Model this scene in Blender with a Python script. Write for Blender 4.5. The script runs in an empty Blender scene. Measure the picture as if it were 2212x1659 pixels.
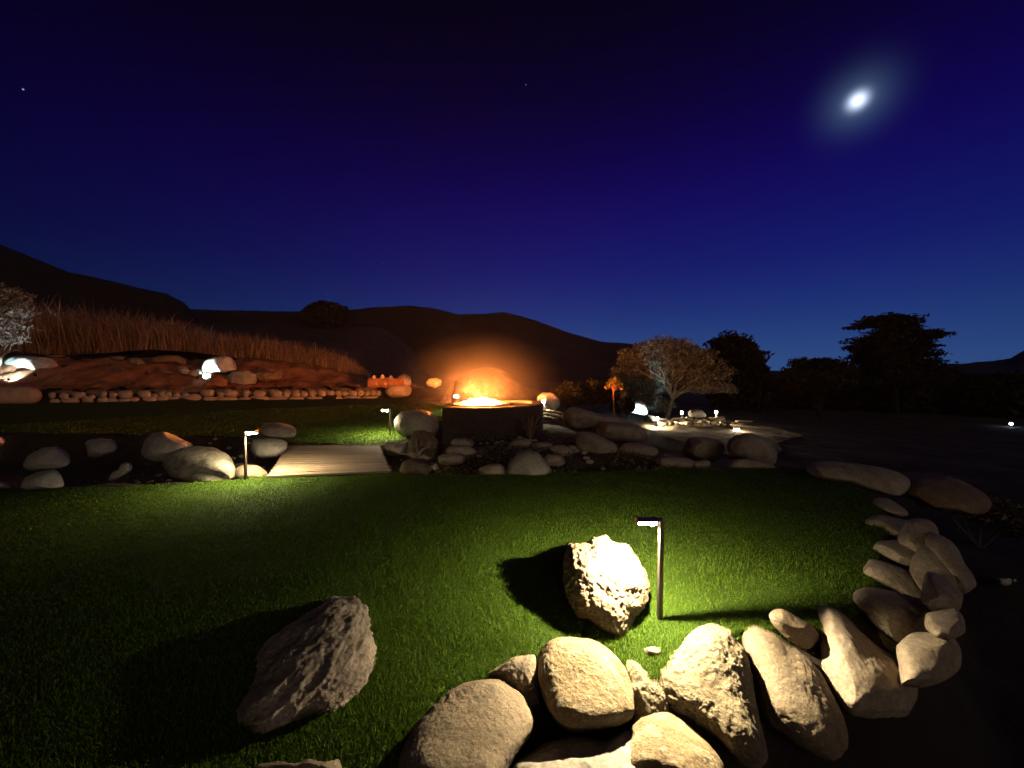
import bpy, bmesh, math, random
import numpy as np
from mathutils import Vector, Matrix, noise
from mathutils.geometry import delaunay_2d_cdt

random.seed(7)
RNG = np.random.default_rng(7)
SC = bpy.context.scene
COL = SC.collection
R = math.radians

# ------------------------------------------------------------------ camera
CAM_Z = 1.5
F, CX, CY = 800.0, 1106.0, 829.5          # focal length and centre of a 2212 x 1659 view
PITCH = math.atan((CY - 800.0) / F)
cam = bpy.data.cameras.new('camera')
cam.lens = 36.0 * F / 2212.0
cam.sensor_width = 36.0
cam.clip_start = 0.05
cam.clip_end = 6000
camo = bpy.data.objects.new('camera', cam)
camo.location = (0, 0, CAM_Z)
camo.rotation_euler = (R(90) - PITCH, 0, 0)
COL.objects.link(camo)
SC.camera = camo
SP, CP = math.sin(PITCH), math.cos(PITCH)


def ray(x, y):
    a = (x - CX) / F
    b = (CY - y) / F
    return (a, CP + b * SP, -SP + b * CP)


def P(x, y, D):
    """the point at distance D (along the ground, straight ahead) seen in direction x, y"""
    r = ray(x, y)
    s = D / r[1]
    return Vector((r[0] * s, D, CAM_Z + r[2] * s))


def G(x, y, z=0.0):
    """the point at height z seen in direction x, y"""
    r = ray(x, y)
    s = (z - CAM_Z) / r[2]
    return Vector((r[0] * s, r[1] * s, z))


# ------------------------------------------------------------------ colour management
SC.view_settings.view_transform = 'Standard'
SC.view_settings.look = 'None'
SC.view_settings.exposure = 0.0
SC.view_settings.gamma = 1.0
SC.view_settings.use_curve_mapping = False
SC.render.engine = 'CYCLES'
SC.cycles.use_denoising = True
SC.cycles.max_bounces = 4
SC.cycles.diffuse_bounces = 3
SC.cycles.volume_bounces = 0
SC.cycles.sample_clamp_indirect = 3.0
SC.cycles.sample_clamp_direct = 0.0
SC.cycles.use_light_tree = True

# ------------------------------------------------------------------ world: last twilight, moon aureole
MOON_DIR = Vector(ray(1853, 217)).normalized()
world = bpy.data.worlds.new('World')
SC.world = world
world.use_nodes = True
wn, wl = world.node_tree.nodes, world.node_tree.links
wn.clear()
wout = wn.new('ShaderNodeOutputWorld')
bg = wn.new('ShaderNodeBackground')
tc = wn.new('ShaderNodeTexCoord')
sep = wn.new('ShaderNodeSeparateXYZ')
wl.new(tc.outputs['Generated'], sep.inputs[0])
ramp = wn.new('ShaderNodeValToRGB')
ramp.color_ramp.interpolation = 'B_SPLINE'
els = ramp.color_ramp.elements
STOPS = [(0.0, (0.022, 0.058, 0.170)), (0.06, (0.015, 0.044, 0.158)), (0.14, (0.0080, 0.022, 0.132)),
         (0.24, (0.0040, 0.0075, 0.112)), (0.40, (0.0030, 0.0009, 0.076)), (0.54, (0.0015, 0.0003, 0.026)),
         (0.68, (0.0006, 0.0003, 0.006)), (1.0, (0.0003, 0.0002, 0.003))]
for i, (p, c) in enumerate(STOPS):
    e = els[i] if i < 2 else els.new(p)
    e.position = p
    e.color = (*c, 1)
wl.new(sep.outputs['Z'], ramp.inputs['Fac'])


def mathn(nodes, links, op, a, b=None, c=None, clamp=False):
    n = nodes.new('ShaderNodeMath')
    n.operation = op
    n.use_clamp = clamp
    for i, v in enumerate((a, b, c)):
        if v is None:
            continue
        if isinstance(v, (int, float)):
            n.inputs[i].default_value = v
        else:
            links.new(v, n.inputs[i])
    return n.outputs[0]


def wm(op, a, b=None, c=None, clamp=False):
    return mathn(wn, wl, op, a, b, c, clamp)


# the afterglow is to the right of straight ahead, the sky away from it is darker
dotg = wn.new('ShaderNodeVectorMath'); dotg.operation = 'DOT_PRODUCT'
wl.new(tc.outputs['Generated'], dotg.inputs[0])
dotg.inputs[1].default_value = Vector((0.42, 0.90, 0.0)).normalized()
gl = wm('MULTIPLY_ADD', dotg.outputs['Value'], 0.70, 0.34, True)
gl = wm('POWER', gl, 1.6)
mulg = wn.new('ShaderNodeVectorMath'); mulg.operation = 'SCALE'
wl.new(ramp.outputs['Color'], mulg.inputs[0])
wl.new(gl, mulg.inputs['Scale'])
# moon aureole: light scattered close round the moon
dm = wn.new('ShaderNodeVectorMath'); dm.operation = 'DISTANCE'
nrm = wn.new('ShaderNodeVectorMath'); nrm.operation = 'NORMALIZE'
wl.new(tc.outputs['Generated'], nrm.inputs[0])
wl.new(nrm.outputs[0], dm.inputs[0])
dm.inputs[1].default_value = MOON_DIR
d = dm.outputs['Value']
core = wm('EXPONENT', wm('MULTIPLY', wm('POWER', wm('DIVIDE', d, 0.0112), 2.0), -1.0))
inner = wm('EXPONENT', wm('MULTIPLY', wm('DIVIDE', d, 0.0135), -1.0))
outer = wm('EXPONENT', wm('MULTIPLY', wm('POWER', wm('DIVIDE', d, 0.041), 2.0), -1.0))
halo = wn.new('ShaderNodeCombineXYZ')
for k, (a, b, c) in enumerate([(0.85, 0.07, 0.019), (1.0, 0.10, 0.040), (1.25, 0.15, 0.052)]):
    v = wm('ADD', wm('ADD', wm('MULTIPLY', core, a), wm('MULTIPLY', inner, b)), wm('MULTIPLY', outer, c))
    wl.new(v, halo.inputs[k])
add = wn.new('ShaderNodeVectorMath'); add.operation = 'ADD'
wl.new(mulg.outputs[0], add.inputs[0])
wl.new(halo.outputs[0], add.inputs[1])
wl.new(add.outputs[0], bg.inputs['Color'])
bg.inputs['Strength'].default_value = 1.35
wl.new(bg.outputs[0], wout.inputs['Surface'])
world.cycles.sampling_method = 'MANUAL'
world.cycles.sample_map_resolution = 256

# the one sun lamp: dim warm fill added from behind the camera, its source unseen
sun = bpy.data.lights.new('rear_fill', 'SUN')
sun.energy = 0.24
sun.angle = R(45)
sun.color = (1.0, 0.80, 0.66)
suno = bpy.data.objects.new('rear_fill', sun)
suno.rotation_euler = Vector((0.45, -1.0, 0.42)).to_track_quat('Z', 'Y').to_euler()
COL.objects.link(suno)


# ------------------------------------------------------------------ helpers
def tag(o, label=None, cat=None, group=None, kind=None):
    if label: o['label'] = label
    if cat: o['category'] = cat
    if group: o['group'] = group
    if kind: o['kind'] = kind
    return o


def empty(name, loc, label=None, cat=None, group=None):
    o = bpy.data.objects.new(name, None)
    o.location = loc
    o.empty_display_size = 0.1
    COL.objects.link(o)
    return tag(o, label, cat, group)


def link(name, me, mat, parent=None, loc=None, smooth=True):
    o = bpy.data.objects.new(name, me)
    if mat and not me.materials:
        me.materials.append(mat)
    if smooth:
        me.polygons.foreach_set('use_smooth', [True] * len(me.polygons))
    if loc is not None:
        o.location = loc
    COL.objects.link(o)
    if parent:
        o.parent = parent
    return o


def fast_mesh(name, V, T):
    """V (n,3) floats, T (m,3) triangle indices"""
    me = bpy.data.meshes.new(name)
    V = np.asarray(V, dtype=np.float32); T = np.asarray(T, dtype=np.int32)
    me.vertices.add(len(V)); me.vertices.foreach_set('co', V.ravel())
    me.loops.add(T.size); me.loops.foreach_set('vertex_index', T.ravel())
    me.polygons.add(len(T))
    me.polygons.foreach_set('loop_start', np.arange(0, T.size, T.shape[1], dtype=np.int32))
    me.polygons.foreach_set('loop_total', np.full(len(T), T.shape[1], dtype=np.int32))
    me.update(calc_edges=True)
    me.validate()
    return me


class MB:
    def __init__(s):
        s.v = []; s.f = []

    def box(s, lo, hi, M=None, bev=0.0):
        x0, y0, z0 = lo; x1, y1, z1 = hi
        if bev:
            vs = []
            b = bev
            bm = bmesh.new()
            bmesh.ops.create_cube(bm, size=1)
            for v in bm.verts:
                v.co = Vector(((x0 + x1) / 2 + v.co.x * (x1 - x0), (y0 + y1) / 2 + v.co.y * (y1 - y0), (z0 + z1) / 2 + v.co.z * (z1 - z0)))
            bmesh.ops.bevel(bm, geom=list(bm.edges), offset=b, segments=1, affect='EDGES')
            n = len(s.v)
            for v in bm.verts: s.v.append(tuple(M @ v.co if M else v.co))
            bm.verts.index_update()
            for f in bm.faces: s.f.append([n + v.index for v in f.verts])
            bm.free()
            return s
        c = [Vector(p) for p in ((x0, y0, z0), (x1, y0, z0), (x1, y1, z0), (x0, y1, z0), (x0, y0, z1), (x1, y0, z1), (x1, y1, z1), (x0, y1, z1))]
        if M: c = [M @ p for p in c]
        n = len(s.v)
        s.v += [tuple(p) for p in c]
        s.f += [[n + i for i in q] for q in ((0, 3, 2, 1), (4, 5, 6, 7), (0, 1, 5, 4), (1, 2, 6, 5), (2, 3, 7, 6), (3, 0, 4, 7))]
        return s

    def tube(s, pts, rad, n=8, cap=True):
        pts = [Vector(p) for p in pts]
        base = len(s.v)
        up = Vector((0.13, 0.21, 0.97))
        for i, p in enumerate(pts):
            t = (pts[min(i + 1, len(pts) - 1)] - pts[max(i - 1, 0)]).normalized()
            a = t.cross(up)
            if a.length < 0.05: a = t.cross(Vector((1, 0, 0)))
            a.normalize(); b = t.cross(a)
            r = rad[i] if hasattr(rad, '__len__') else rad
            for k in range(n):
                th = 2 * math.pi * k / n
                s.v.append(tuple(p + a * (r * math.cos(th)) + b * (r * math.sin(th))))
        for i in range(len(pts) - 1):
            for k in range(n):
                q = base + i * n
                s.f.append([q + k, q + (k + 1) % n, q + n + (k + 1) % n, q + n + k])
        if cap:
            s.f.append([base + k for k in range(n)][::-1])
            e = base + (len(pts) - 1) * n
            s.f.append([e + k for k in range(n)])
        return s

    def build(s, name, mat, parent=None, loc=None, smooth=False):
        me = bpy.data.meshes.new(name)
        me.from_pydata(s.v, [], s.f)
        me.update()
        return link(name, me, mat, parent, loc, smooth)


# ------------------------------------------------------------------ materials
def new_mat(name):
    m = bpy.data.materials.new(name)
    m.use_nodes = True
    nt = m.node_tree
    return m, nt.nodes, nt.links, nt.nodes['Principled BSDF']


def tex(nodes, links, kind, scale, detail=4, rough=0.55, coord='Object', **kw):
    t = nodes.new('ShaderNodeTexCoord')
    n = nodes.new({'noise': 'ShaderNodeTexNoise', 'voronoi': 'ShaderNodeTexVoronoi', 'wave': 'ShaderNodeTexWave'}[kind])
    mp = nodes.new('ShaderNodeMapping')
    links.new(t.outputs[coord], mp.inputs[0])
    links.new(mp.outputs[0], n.inputs['Vector'])
    mp.inputs['Location'].default_value = kw.get('loc', (0, 0, 0))
    mp.inputs['Scale'].default_value = kw.get('stretch', (1, 1, 1))
    n.inputs['Scale'].default_value = scale
    if 'Detail' in n.inputs: n.inputs['Detail'].default_value = detail
    if 'Roughness' in n.inputs: n.inputs['Roughness'].default_value = rough
    if kind == 'voronoi' and 'feature' in kw: n.feature = kw['feature']
    if kind == 'wave' and 'distort' in kw: n.inputs['Distortion'].default_value = kw['distort']
    return n


def cramp(nodes, links, fac, stops):
    r = nodes.new('ShaderNodeValToRGB')
    for i, (p, c) in enumerate(stops):
        e = r.color_ramp.elements[i] if i < 2 else r.color_ramp.elements.new(p)
        e.position = p
        e.color = (*c, 1)
    links.new(fac, r.inputs['Fac'])
    return r.outputs['Color']


def bump(nodes, links, bsdf, parts):
    """parts: list of (height socket, strength, distance)"""
    prev = None
    for h, s, dist in parts:
        b = nodes.new('ShaderNodeBump')
        b.inputs['Strength'].default_value = s
        b.inputs['Distance'].default_value = dist
        links.new(h, b.inputs['Height'])
        if prev is not None: links.new(prev, b.inputs['Normal'])
        prev = b.outputs['Normal']
    links.new(prev, bsdf.inputs['Normal'])


def rock_mat(name, dark, mid, light, vein=None, scale=4.0, fine=60.0, bumpd=0.012, rough=0.85, pits=0.0):
    m, n, l, b = new_mat(name)
    t1 = tex(n, l, 'noise', scale, 8, 0.62)
    c = cramp(n, l, t1.outputs['Fac'], [(0.30, dark), (0.50, mid), (0.72, light)])
    t2 = tex(n, l, 'noise', fine, 6, 0.7, loc=(3, 1, 7))
    mx = n.new('ShaderNodeMix'); mx.data_type = 'RGBA'; mx.blend_type = 'MULTIPLY'
    mx.inputs[0].default_value = 0.75
    l.new(c, mx.inputs[6])
    l.new(cramp(n, l, t2.outputs['Fac'], [(0.33, (0.45, 0.42, 0.38)), (0.62, (1.12, 1.10, 1.06))]), mx.inputs[7])
    out = mx.outputs[2]
    if vein:
        t3 = tex(n, l, 'noise', scale * 1.3, 9, 0.7, loc=(11, 5, 2), stretch=(1, 1, 1.6))
        m2 = n.new('ShaderNodeMix'); m2.data_type = 'RGBA'
        l.new(cramp(n, l, t3.outputs['Fac'], [(0.53, (0, 0, 0)), (0.64, (1, 1, 1))]), m2.inputs[0])
        l.new(out, m2.inputs[6])
        m2.inputs[7].default_value = (*vein, 1)
        out = m2.outputs[2]
    l.new(out, b.inputs['Base Color'])
    b.inputs['Roughness'].default_value = rough
    b.inputs['Specular IOR Level'].default_value = 0.25
    tb = tex(n, l, 'noise', fine * 0.45, 9, 0.72, loc=(1, 9, 4))
    parts = [(t1.outputs['Fac'], 0.5, 0.03), (tb.outputs['Fac'], 1.0, bumpd)]
    if pits:
        v = tex(n, l, 'voronoi', fine * 0.55, loc=(5, 5, 5))
        parts.append((v.outputs['Distance'], 0.8, pits))
    bump(n, l, b, parts)
    return m


M = {}
M['tan'] = rock_mat('tan_granite', (0.20, 0.15, 0.10), (0.315, 0.245, 0.165), (0.41, 0.335, 0.235), vein=(0.17, 0.135, 0.10), scale=4.5, fine=85, bumpd=0.012)
M['gold'] = rock_mat('golden_sandstone', (0.19, 0.13, 0.065), (0.32, 0.235, 0.125), (0.40, 0.33, 0.21), vein=(0.36, 0.31, 0.22), scale=8, fine=70, bumpd=0.016, pits=0.006)
M['pale'] = rock_mat('pale_limestone', (0.12, 0.082, 0.045), (0.21, 0.16, 0.105), (0.285, 0.235, 0.165), scale=5, fine=60, bumpd=0.014, vein=(0.15, 0.10, 0.06))
M['pitted'] = rock_mat('pitted_rock', (0.15, 0.115, 0.07), (0.27, 0.22, 0.14), (0.37, 0.32, 0.215), scale=7, fine=75, bumpd=0.014, pits=0.006)
M['grey'] = rock_mat('grey_boulder', (0.28, 0.255, 0.21), (0.42, 0.385, 0.32), (0.52, 0.48, 0.41), scale=2.5, fine=50, bumpd=0.008)
M['mottled'] = rock_mat('mottled_boulder', (0.14, 0.12, 0.085), (0.38, 0.345, 0.26), (0.53, 0.49, 0.38), scale=3.2, fine=45, bumpd=0.012, vein=(0.11, 0.095, 0.065))
M['brown'] = rock_mat('brown_boulder', (0.16, 0.105, 0.07), (0.25, 0.17, 0.115), (0.33, 0.235, 0.16), scale=2.8, fine=45, bumpd=0.008)
M['purple'] = rock_mat('jagged_rock', (0.15, 0.12, 0.10), (0.36, 0.30, 0.24), (0.60, 0.53, 0.43), scale=3.4, fine=60, bumpd=0.018, vein=(0.12, 0.09, 0.07))  # jagged rock in random brown tones with darker veins
M['red'] = rock_mat('reddish_stone', (0.38, 0.27, 0.20), (0.54, 0.42, 0.32), (0.66, 0.54, 0.43), scale=2.2, fine=30, bumpd=0.01)
M['rust'] = rock_mat('rust_stone', (0.30, 0.12, 0.05), (0.42, 0.18, 0.08), (0.5, 0.25, 0.12), scale=2.2, fine=30, bumpd=0.01)
M['beige'] = rock_mat('beige_boulder', (0.26, 0.205, 0.15), (0.42, 0.345, 0.26), (0.53, 0.455, 0.355), scale=3.0, fine=50, bumpd=0.010, vein=(0.24, 0.18, 0.125))
M['white'] = rock_mat('white_stone', (0.45, 0.45, 0.44), (0.58, 0.58, 0.56), (0.7, 0.7, 0.68), scale=2.6, fine=30, bumpd=0.008)


def dirt_mat():
    m, n, l, b = new_mat('dirt')
    t1 = tex(n, l, 'noise', 0.7, 10, 0.65)
    c = cramp(n, l, t1.outputs['Fac'], [(0.35, (0.018, 0.011, 0.007)), (0.52, (0.050, 0.032, 0.020)), (0.7, (0.11, 0.075, 0.048))])
    l.new(c, b.inputs['Base Color'])
    b.inputs['Roughness'].default_value = 0.95
    t2 = tex(n, l, 'noise', 14, 10, 0.75)
    t3 = tex(n, l, 'noise', 1.5, 6, 0.6)
    bump(n, l, b, [(t3.outputs['Fac'], 0.8, 0.25), (t2.outputs['Fac'], 1.0, 0.05)])
    return m


def sand_mat():
    m, n, l, b = new_mat('gravel_path')
    t1 = tex(n, l, 'noise', 1.2, 8, 0.6)
    c = cramp(n, l, t1.outputs['Fac'], [(0.36, (0.07, 0.045, 0.03)), (0.52, (0.19, 0.13, 0.08)), (0.68, (0.34, 0.255, 0.16))])
    l.new(c, b.inputs['Base Color'])
    b.inputs['Roughness'].default_value = 0.95
    t2 = tex(n, l, 'noise', 22, 8, 0.8)
    bump(n, l, b, [(t1.outputs['Fac'], 0.6, 0.12), (t2.outputs['Fac'], 1.0, 0.03)])
    return m


def turf_mat():
    m, n, l, b = new_mat('turf')
    t1 = tex(n, l, 'noise', 2.2, 6, 0.6)
    t2 = tex(n, l, 'noise', 70, 6, 0.8)
    ad = mathn(n, l, 'MULTIPLY_ADD', t2.outputs['Fac'], 0.65, mathn(n, l, 'MULTIPLY', t1.outputs['Fac'], 0.35))
    c = cramp(n, l, ad, [(0.34, (0.012, 0.030, 0.002)), (0.50, (0.044, 0.086, 0.005)), (0.66, (0.07, 0.14, 0.014))])
    l.new(c, b.inputs['Base Color'])
    b.inputs['Roughness'].default_value = 0.9
    b.inputs['Specular IOR Level'].default_value = 0.15
    t3 = tex(n, l, 'noise', 28, 6, 0.8)
    bump(n, l, b, [(t1.outputs['Fac'], 0.5, 0.10), (t3.outputs['Fac'], 0.8, 0.03), (t2.outputs['Fac'], 0.9, 0.02)])
    return m


def blade_mat(name, c0, c1, c2, trans=0.35, rough=0.6):
    m, n, l, b = new_mat(name)
    g = n.new('ShaderNodeNewGeometry')
    c = cramp(n, l, g.outputs['Random Per Island'], [(0.0, c0), (0.5, c1), (1.0, c2)])
    l.new(c, b.inputs['Base Color'])
    b.inputs['Roughness'].default_value = rough
    b.inputs['Specular IOR Level'].default_value = 0.2
    tr = n.new('ShaderNodeBsdfTranslucent')
    l.new(c, tr.inputs['Color'])
    mx = n.new('ShaderNodeMixShader')
    mx.inputs[0].default_value = trans
    l.new(b.outputs[0], mx.inputs[1]); l.new(tr.outputs[0], mx.inputs[2])
    l.new(mx.outputs[0], n['Material Output'].inputs['Surface'])
    return m


def plain(name, col, rough=0.7, metal=0.0, bs=None):
    m, n, l, b = new_mat(name)
    t = tex(n, l, 'noise', bs or 12, 6, 0.6)
    lo = tuple(c * 0.7 for c in col); hi = tuple(min(1, c * 1.25) for c in col)
    l.new(cramp(n, l, t.outputs['Fac'], [(0.35, lo), (0.65, hi)]), b.inputs['Base Color'])
    b.inputs['Roughness'].default_value = rough
    b.inputs['Metallic'].default_value = metal
    bump(n, l, b, [(t.outputs['Fac'], 0.3, 0.004)])
    return m


def emit(name, col, s):
    m = bpy.data.materials.new(name)
    m.use_nodes = True
    n = m.node_tree.nodes; l = m.node_tree.links
    n.clear()
    o = n.new('ShaderNodeOutputMaterial'); e = n.new('ShaderNodeEmission')
    e.inputs['Color'].default_value = (*col, 1); e.inputs['Strength'].default_value = s
    l.new(e.outputs[0], o.inputs['Surface'])
    return m


def wood_mat():
    m, n, l, b = new_mat('weathered_wood')
    t = tex(n, l, 'noise', 5, 8, 0.7, coord='Object', stretch=(1.2, 14, 14))
    t2 = tex(n, l, 'noise', 1.7, 3, 0.5)
    oi = n.new('ShaderNodeObjectInfo')
    ad = mathn(n, l, 'MULTIPLY_ADD', oi.outputs['Random'], 0.22, mathn(n, l, 'MULTIPLY_ADD', t2.outputs['Fac'], 0.25, mathn(n, l, 'MULTIPLY', t.outputs['Fac'], 0.55)))
    c = cramp(n, l, ad, [(0.28, (0.12, 0.078, 0.043)), (0.50, (0.25, 0.175, 0.105)), (0.72, (0.38, 0.285, 0.18))])
    l.new(c, b.inputs['Base Color'])
    b.inputs['Roughness'].default_value = 0.8
    bump(n, l, b, [(t.outputs['Fac'], 0.7, 0.006)])
    return m


M['dirt'] = dirt_mat()
M['soil'] = rock_mat('reddish_soil', (0.20, 0.065, 0.030), (0.42, 0.17, 0.09), (0.55, 0.28, 0.17), scale=0.8, fine=14, bumpd=0.08, rough=.95)
M['sand'] = sand_mat()
M['turf'] = turf_mat()
M['blade'] = blade_mat('grass_blades', (0.036, 0.074, 0.003), (0.074, 0.136, 0.007), (0.122, 0.194, 0.014))
M['reed'] = blade_mat('dry_reeds', (0.18, 0.10, 0.06), (0.34, 0.21, 0.13), (0.50, 0.34, 0.22), 0.3)
M['leaf_oak'] = blade_mat('oak_leaves', (0.055, 0.058, 0.048), (0.125, 0.13, 0.11), (0.20, 0.21, 0.18), 0.15)
M['leaf_dark'] = blade_mat('dark_leaves', (0.010, 0.010, 0.006), (0.02, 0.022, 0.012), (0.04, 0.04, 0.02), 0.1)
M['leaf_pale'] = blade_mat('silver_leaves', (0.12, 0.12, 0.10), (0.22, 0.22, 0.19), (0.33, 0.33, 0.29), 0.15)
M['leaf_gold'] = blade_mat('sapling_leaves', (0.16, 0.13, 0.03), (0.26, 0.20, 0.06), (0.36, 0.28, 0.09), 0.3)
M['cover'] = blade_mat('ground_cover_leaves', (0.06, 0.045, 0.025), (0.15, 0.115, 0.07), (0.26, 0.21, 0.13), 0.2)
M['bark'] = plain('bark', (0.20, 0.165, 0.12), 0.9)
M['bark_dark'] = plain('dark_bark', (0.02, 0.017, 0.014), 0.95)
M['bark_red'] = plain('reddish_bark', (0.36, 0.14, 0.06), 0.75, bs=5)
M['metal'] = plain('dark_bronze_metal', (0.022, 0.017, 0.013), 0.5, 0.0)
M['drum'] = plain('dark_concrete', (0.040, 0.032, 0.028), 0.8, bs=7)
M['seat'] = plain('rendered_wall', (0.20, 0.12, 0.08), 0.85, bs=6)
M['wood'] = wood_mat()
M['hill'] = plain('dark_hillside', (0.026, 0.013, 0.010), 1.0, bs=0.05)
M['ember'] = plain('fire_glass', (0.03, 0.02, 0.015), 0.5)
M['led'] = emit('lit_lamp_lens', (1.0, 0.86, 0.62), 60.0)
M['led_cool'] = emit('cool_lamp_lens', (0.55, 0.75, 1.0), 30.0)
M['moon'] = emit('moon_surface', (1.0, 0.98, 0.97), 3.0)
M['star'] = emit('star_light', (0.55, 0.75, 1.0), 0.5)

# ------------------------------------------------------------------ terrain heights
# edge of the near lawn, seen in the view, on the ground at height 0
A_PX = [(350, 1048), (510, 1036), (580, 1027), (845, 1018), (930, 1031), (1100, 1029), (1300, 1022), (1500, 1016), (1720, 1013),
        (1800, 1040), (1890, 1075), (1900, 1150), (1890, 1230), (1865, 1300), (1780, 1360), (1690, 1362), (1600, 1368),
        (1500, 1395), (1430, 1455), (1380, 1475), (1340, 1430), (1250, 1425), (1150, 1450), (1070, 1500), (940, 1575), (880, 1660)]
A = [G(x, y).xy for x, y in A_PX] + [Vector(p) for p in ((-0.50, 1.30), (-1.2, 1.33), (-4, 1.3), (-9, 1.2), (-10, 2.6), (-9.0, 4.3), (-6.4, 4.6))]
B_PX = [(640, 957), (822, 962), (872, 952), (900, 930), (955, 912), (978, 893), (982, 872), (900, 862), (880, 860), (600, 864), (300, 868), (0, 872)]
B = [G(x, y).xy for x, y in B_PX] + [Vector(p) for p in ((-23.5, 9), (-12, 8.8), (-6.5, 8.3))]
WALL_A, WALL_B = Vector((-26.0, 16.2)), Vector((-5.7, 20.2))


def sdist(px, py, poly):
    """signed distance to a polygon (negative inside), numpy"""
    n = len(poly)
    d2 = np.full(px.shape, 1e18); inside = np.zeros(px.shape, bool)
    for i in range(n):
        ax, ay = poly[i]; bx, by = poly[(i + 1) % n]
        ex, ey = bx - ax, by - ay
        t = np.clip(((px - ax) * ex + (py - ay) * ey) / (ex * ex + ey * ey + 1e-12), 0, 1)
        d2 = np.minimum(d2, (px - ax - t * ex) ** 2 + (py - ay - t * ey) ** 2)
        cond = ((ay > py) != (by > py)) & (px < ex * (py - ay) / (ey + 1e-12) + ax)
        inside ^= cond
    dd = np.sqrt(d2)
    return np.where(inside, -dd, dd)


def ss(x, a, b):
    t = np.clip((x - a) / (b - a), 0, 1)
    return t * t * (3 - 2 * t)


WD = (WALL_B - WALL_A).normalized()
WN = Vector((-WD.y, WD.x))


def height(x, y):
    x = np.asarray(x, float); y = np.asarray(y, float)
    dA = sdist(x, y, A); dB = sdist(x, y, B)
    # falling away to the right
    h = -1.6 * ss(x + 0.30 * (y - 8), 1.2, 6.5) - 0.9 * ss(x, 12, 30)
    # bank behind the stone wall on the left
    t = (x - WALL_A.x) * WN.x + (y - WALL_A.y) * WN.y
    u = (x - WALL_A.x) * WD.x + (y - WALL_A.y) * WD.y
    L = (WALL_B - WALL_A).length
    m = 1 - ss(u, L - 9.5, L + 0.5)
    bank = np.where(t > 0.2, 0.45 + 1.55 * m * ss(t, 0.2, 5.0) - 0.25 * m * ss(t, 5.0, 6.2) + 2.2 * m * ss(t, 6.2, 12) + 6 * m * ss(t, 14, 60), 0.0)
    bank = bank * (1 - ss(u, L - 0.5, L + 3.0)) * (x < 3)
    h = h + bank
    # mound behind the fire pit
    mx, my = -1.1, 16.4
    h = h + 1.56 * np.exp(-(((x - mx) / 2.2) ** 2 + ((y - my) / 1.7) ** 2) ** 1.1)
    h = h + 0.5 * np.exp(-(((x - 1.6) / 2.0) ** 2 + ((y - 16.2) / 1.8) ** 2))
    # dry creek between the lawns
    mc = (1 - ss(x, -1.75, -1.05)) * (dA > 0) * (dB > 0)
    c = -0.55 * ss(np.minimum(dA, dB), 0.02, 0.5)
    h = np.where((y > 2.5) & (y < 12), h + mc * c, h)
    # drop on the near and the right side of the near lawn
    md = (dA > 0) * (1 - ss(y, 4.8, 6.6)) * (1 - ((x < -3) & (y > 2.5)))
    h = np.where(md > 0, h * (1 - md) + md * (-0.95 * ss(dA, 0.0, 0.65)), h)
    h = np.where(dA <= 0, -0.02, h)
    h = np.where((dB <= 0), -0.02, h)
    return h


def gh(x, y):
    return float(height(np.array([x]), np.array([y]))[0])


def axis(lo, hi, fine_lo, fine_hi, step, grow=1.16):
    a = list(np.arange(fine_lo, fine_hi + 1e-6, step))
    s = step; v = a[-1]
    while v < hi:
        s *= grow; v += s; a.append(v)
    s = step; v = a[0]
    while v > lo:
        s *= grow; v -= s; a.insert(0, v)
    return np.array(a)


xs = axis(-900, 900, -9, 9, 0.09, 1.10)
ys = axis(-700, 1500, -1.0, 12, 0.09, 1.07)
gx, gy = np.meshgrid(xs, ys)
gz = height(gx.ravel(), gy.ravel())
out = (sdist(gx.ravel(), gy.ravel(), A) > 0.0) & (sdist(gx.ravel(), gy.ravel(), B) > 0.0)
nz = np.array([noise.fractal(Vector((a * 0.9, b * 0.9, 3.1)), 0.9, 2.0, 5) for a, b in zip(gx.ravel(), gy.ravel())])
gz = gz + np.where(out, nz * 0.06, 0) + np.where(out & (gy.ravel() > 17) & (gx.ravel() < -5), nz * 0.14, 0)
V = np.stack([gx.ravel(), gy.ravel(), gz], 1)
nx_, ny_ = len(xs), len(ys)
idx = np.arange(nx_ * ny_).reshape(ny_, nx_)
Q = np.stack([idx[:-1, :-1].ravel(), idx[:-1, 1:].ravel(), idx[1:, 1:].ravel(), idx[1:, :-1].ravel()], 1)
ground = link('ground', fast_mesh('ground', V, Q), M['dirt'])
tag(ground, kind='structure')


def sheet(name, poly, step, hf, mat):
    """a surface with a polygon outline, following the height function hf"""
    P2 = [Vector(p) for p in poly]
    # refine the outline
    out = []
    for i in range(len(P2)):
        a, b = P2[i], P2[(i + 1) % len(P2)]
        k = max(1, int((b - a).length / step))
        for j in range(k): out.append(a.lerp(b, j / k))
    n = len(out)
    lo = Vector((min(p.x for p in out), min(p.y for p in out))); hi = Vector((max(p.x for p in out), max(p.y for p in out)))
    X, Y = np.meshgrid(np.arange(lo.x, hi.x, step), np.arange(lo.y, hi.y, step))
    X = X.ravel(); Y = Y.ravel()
    d = sdist(X, Y, out)
    k = d < -step * 0.6
    pts = out + [Vector((a, b)) for a, b in zip(X[k], Y[k])]
    r = delaunay_2d_cdt(pts, [(i, (i + 1) % n) for i in range(n)], [], 1, 1e-5)
    v = np.array([(p.x, p.y) for p in r[0]])
    z = hf(v[:, 0], v[:, 1])
    return link(name, fast_mesh(name, np.column_stack([v, z]), np.array([f for f in r[2] if len(f) == 3])), mat)


def lawn_h(x, y):
    return np.array([0.012 + 0.018 * noise.noise(Vector((a * 1.1, b * 1.1, 0.3))) for a, b in zip(x, y)])


lawn = sheet('lawn', A, 0.14, lawn_h, M['turf'])
tag(lawn, kind='structure')
lawn2 = sheet('far_lawn', B, 0.35, lawn_h, M['turf'])
tag(lawn2, kind='structure')

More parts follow.
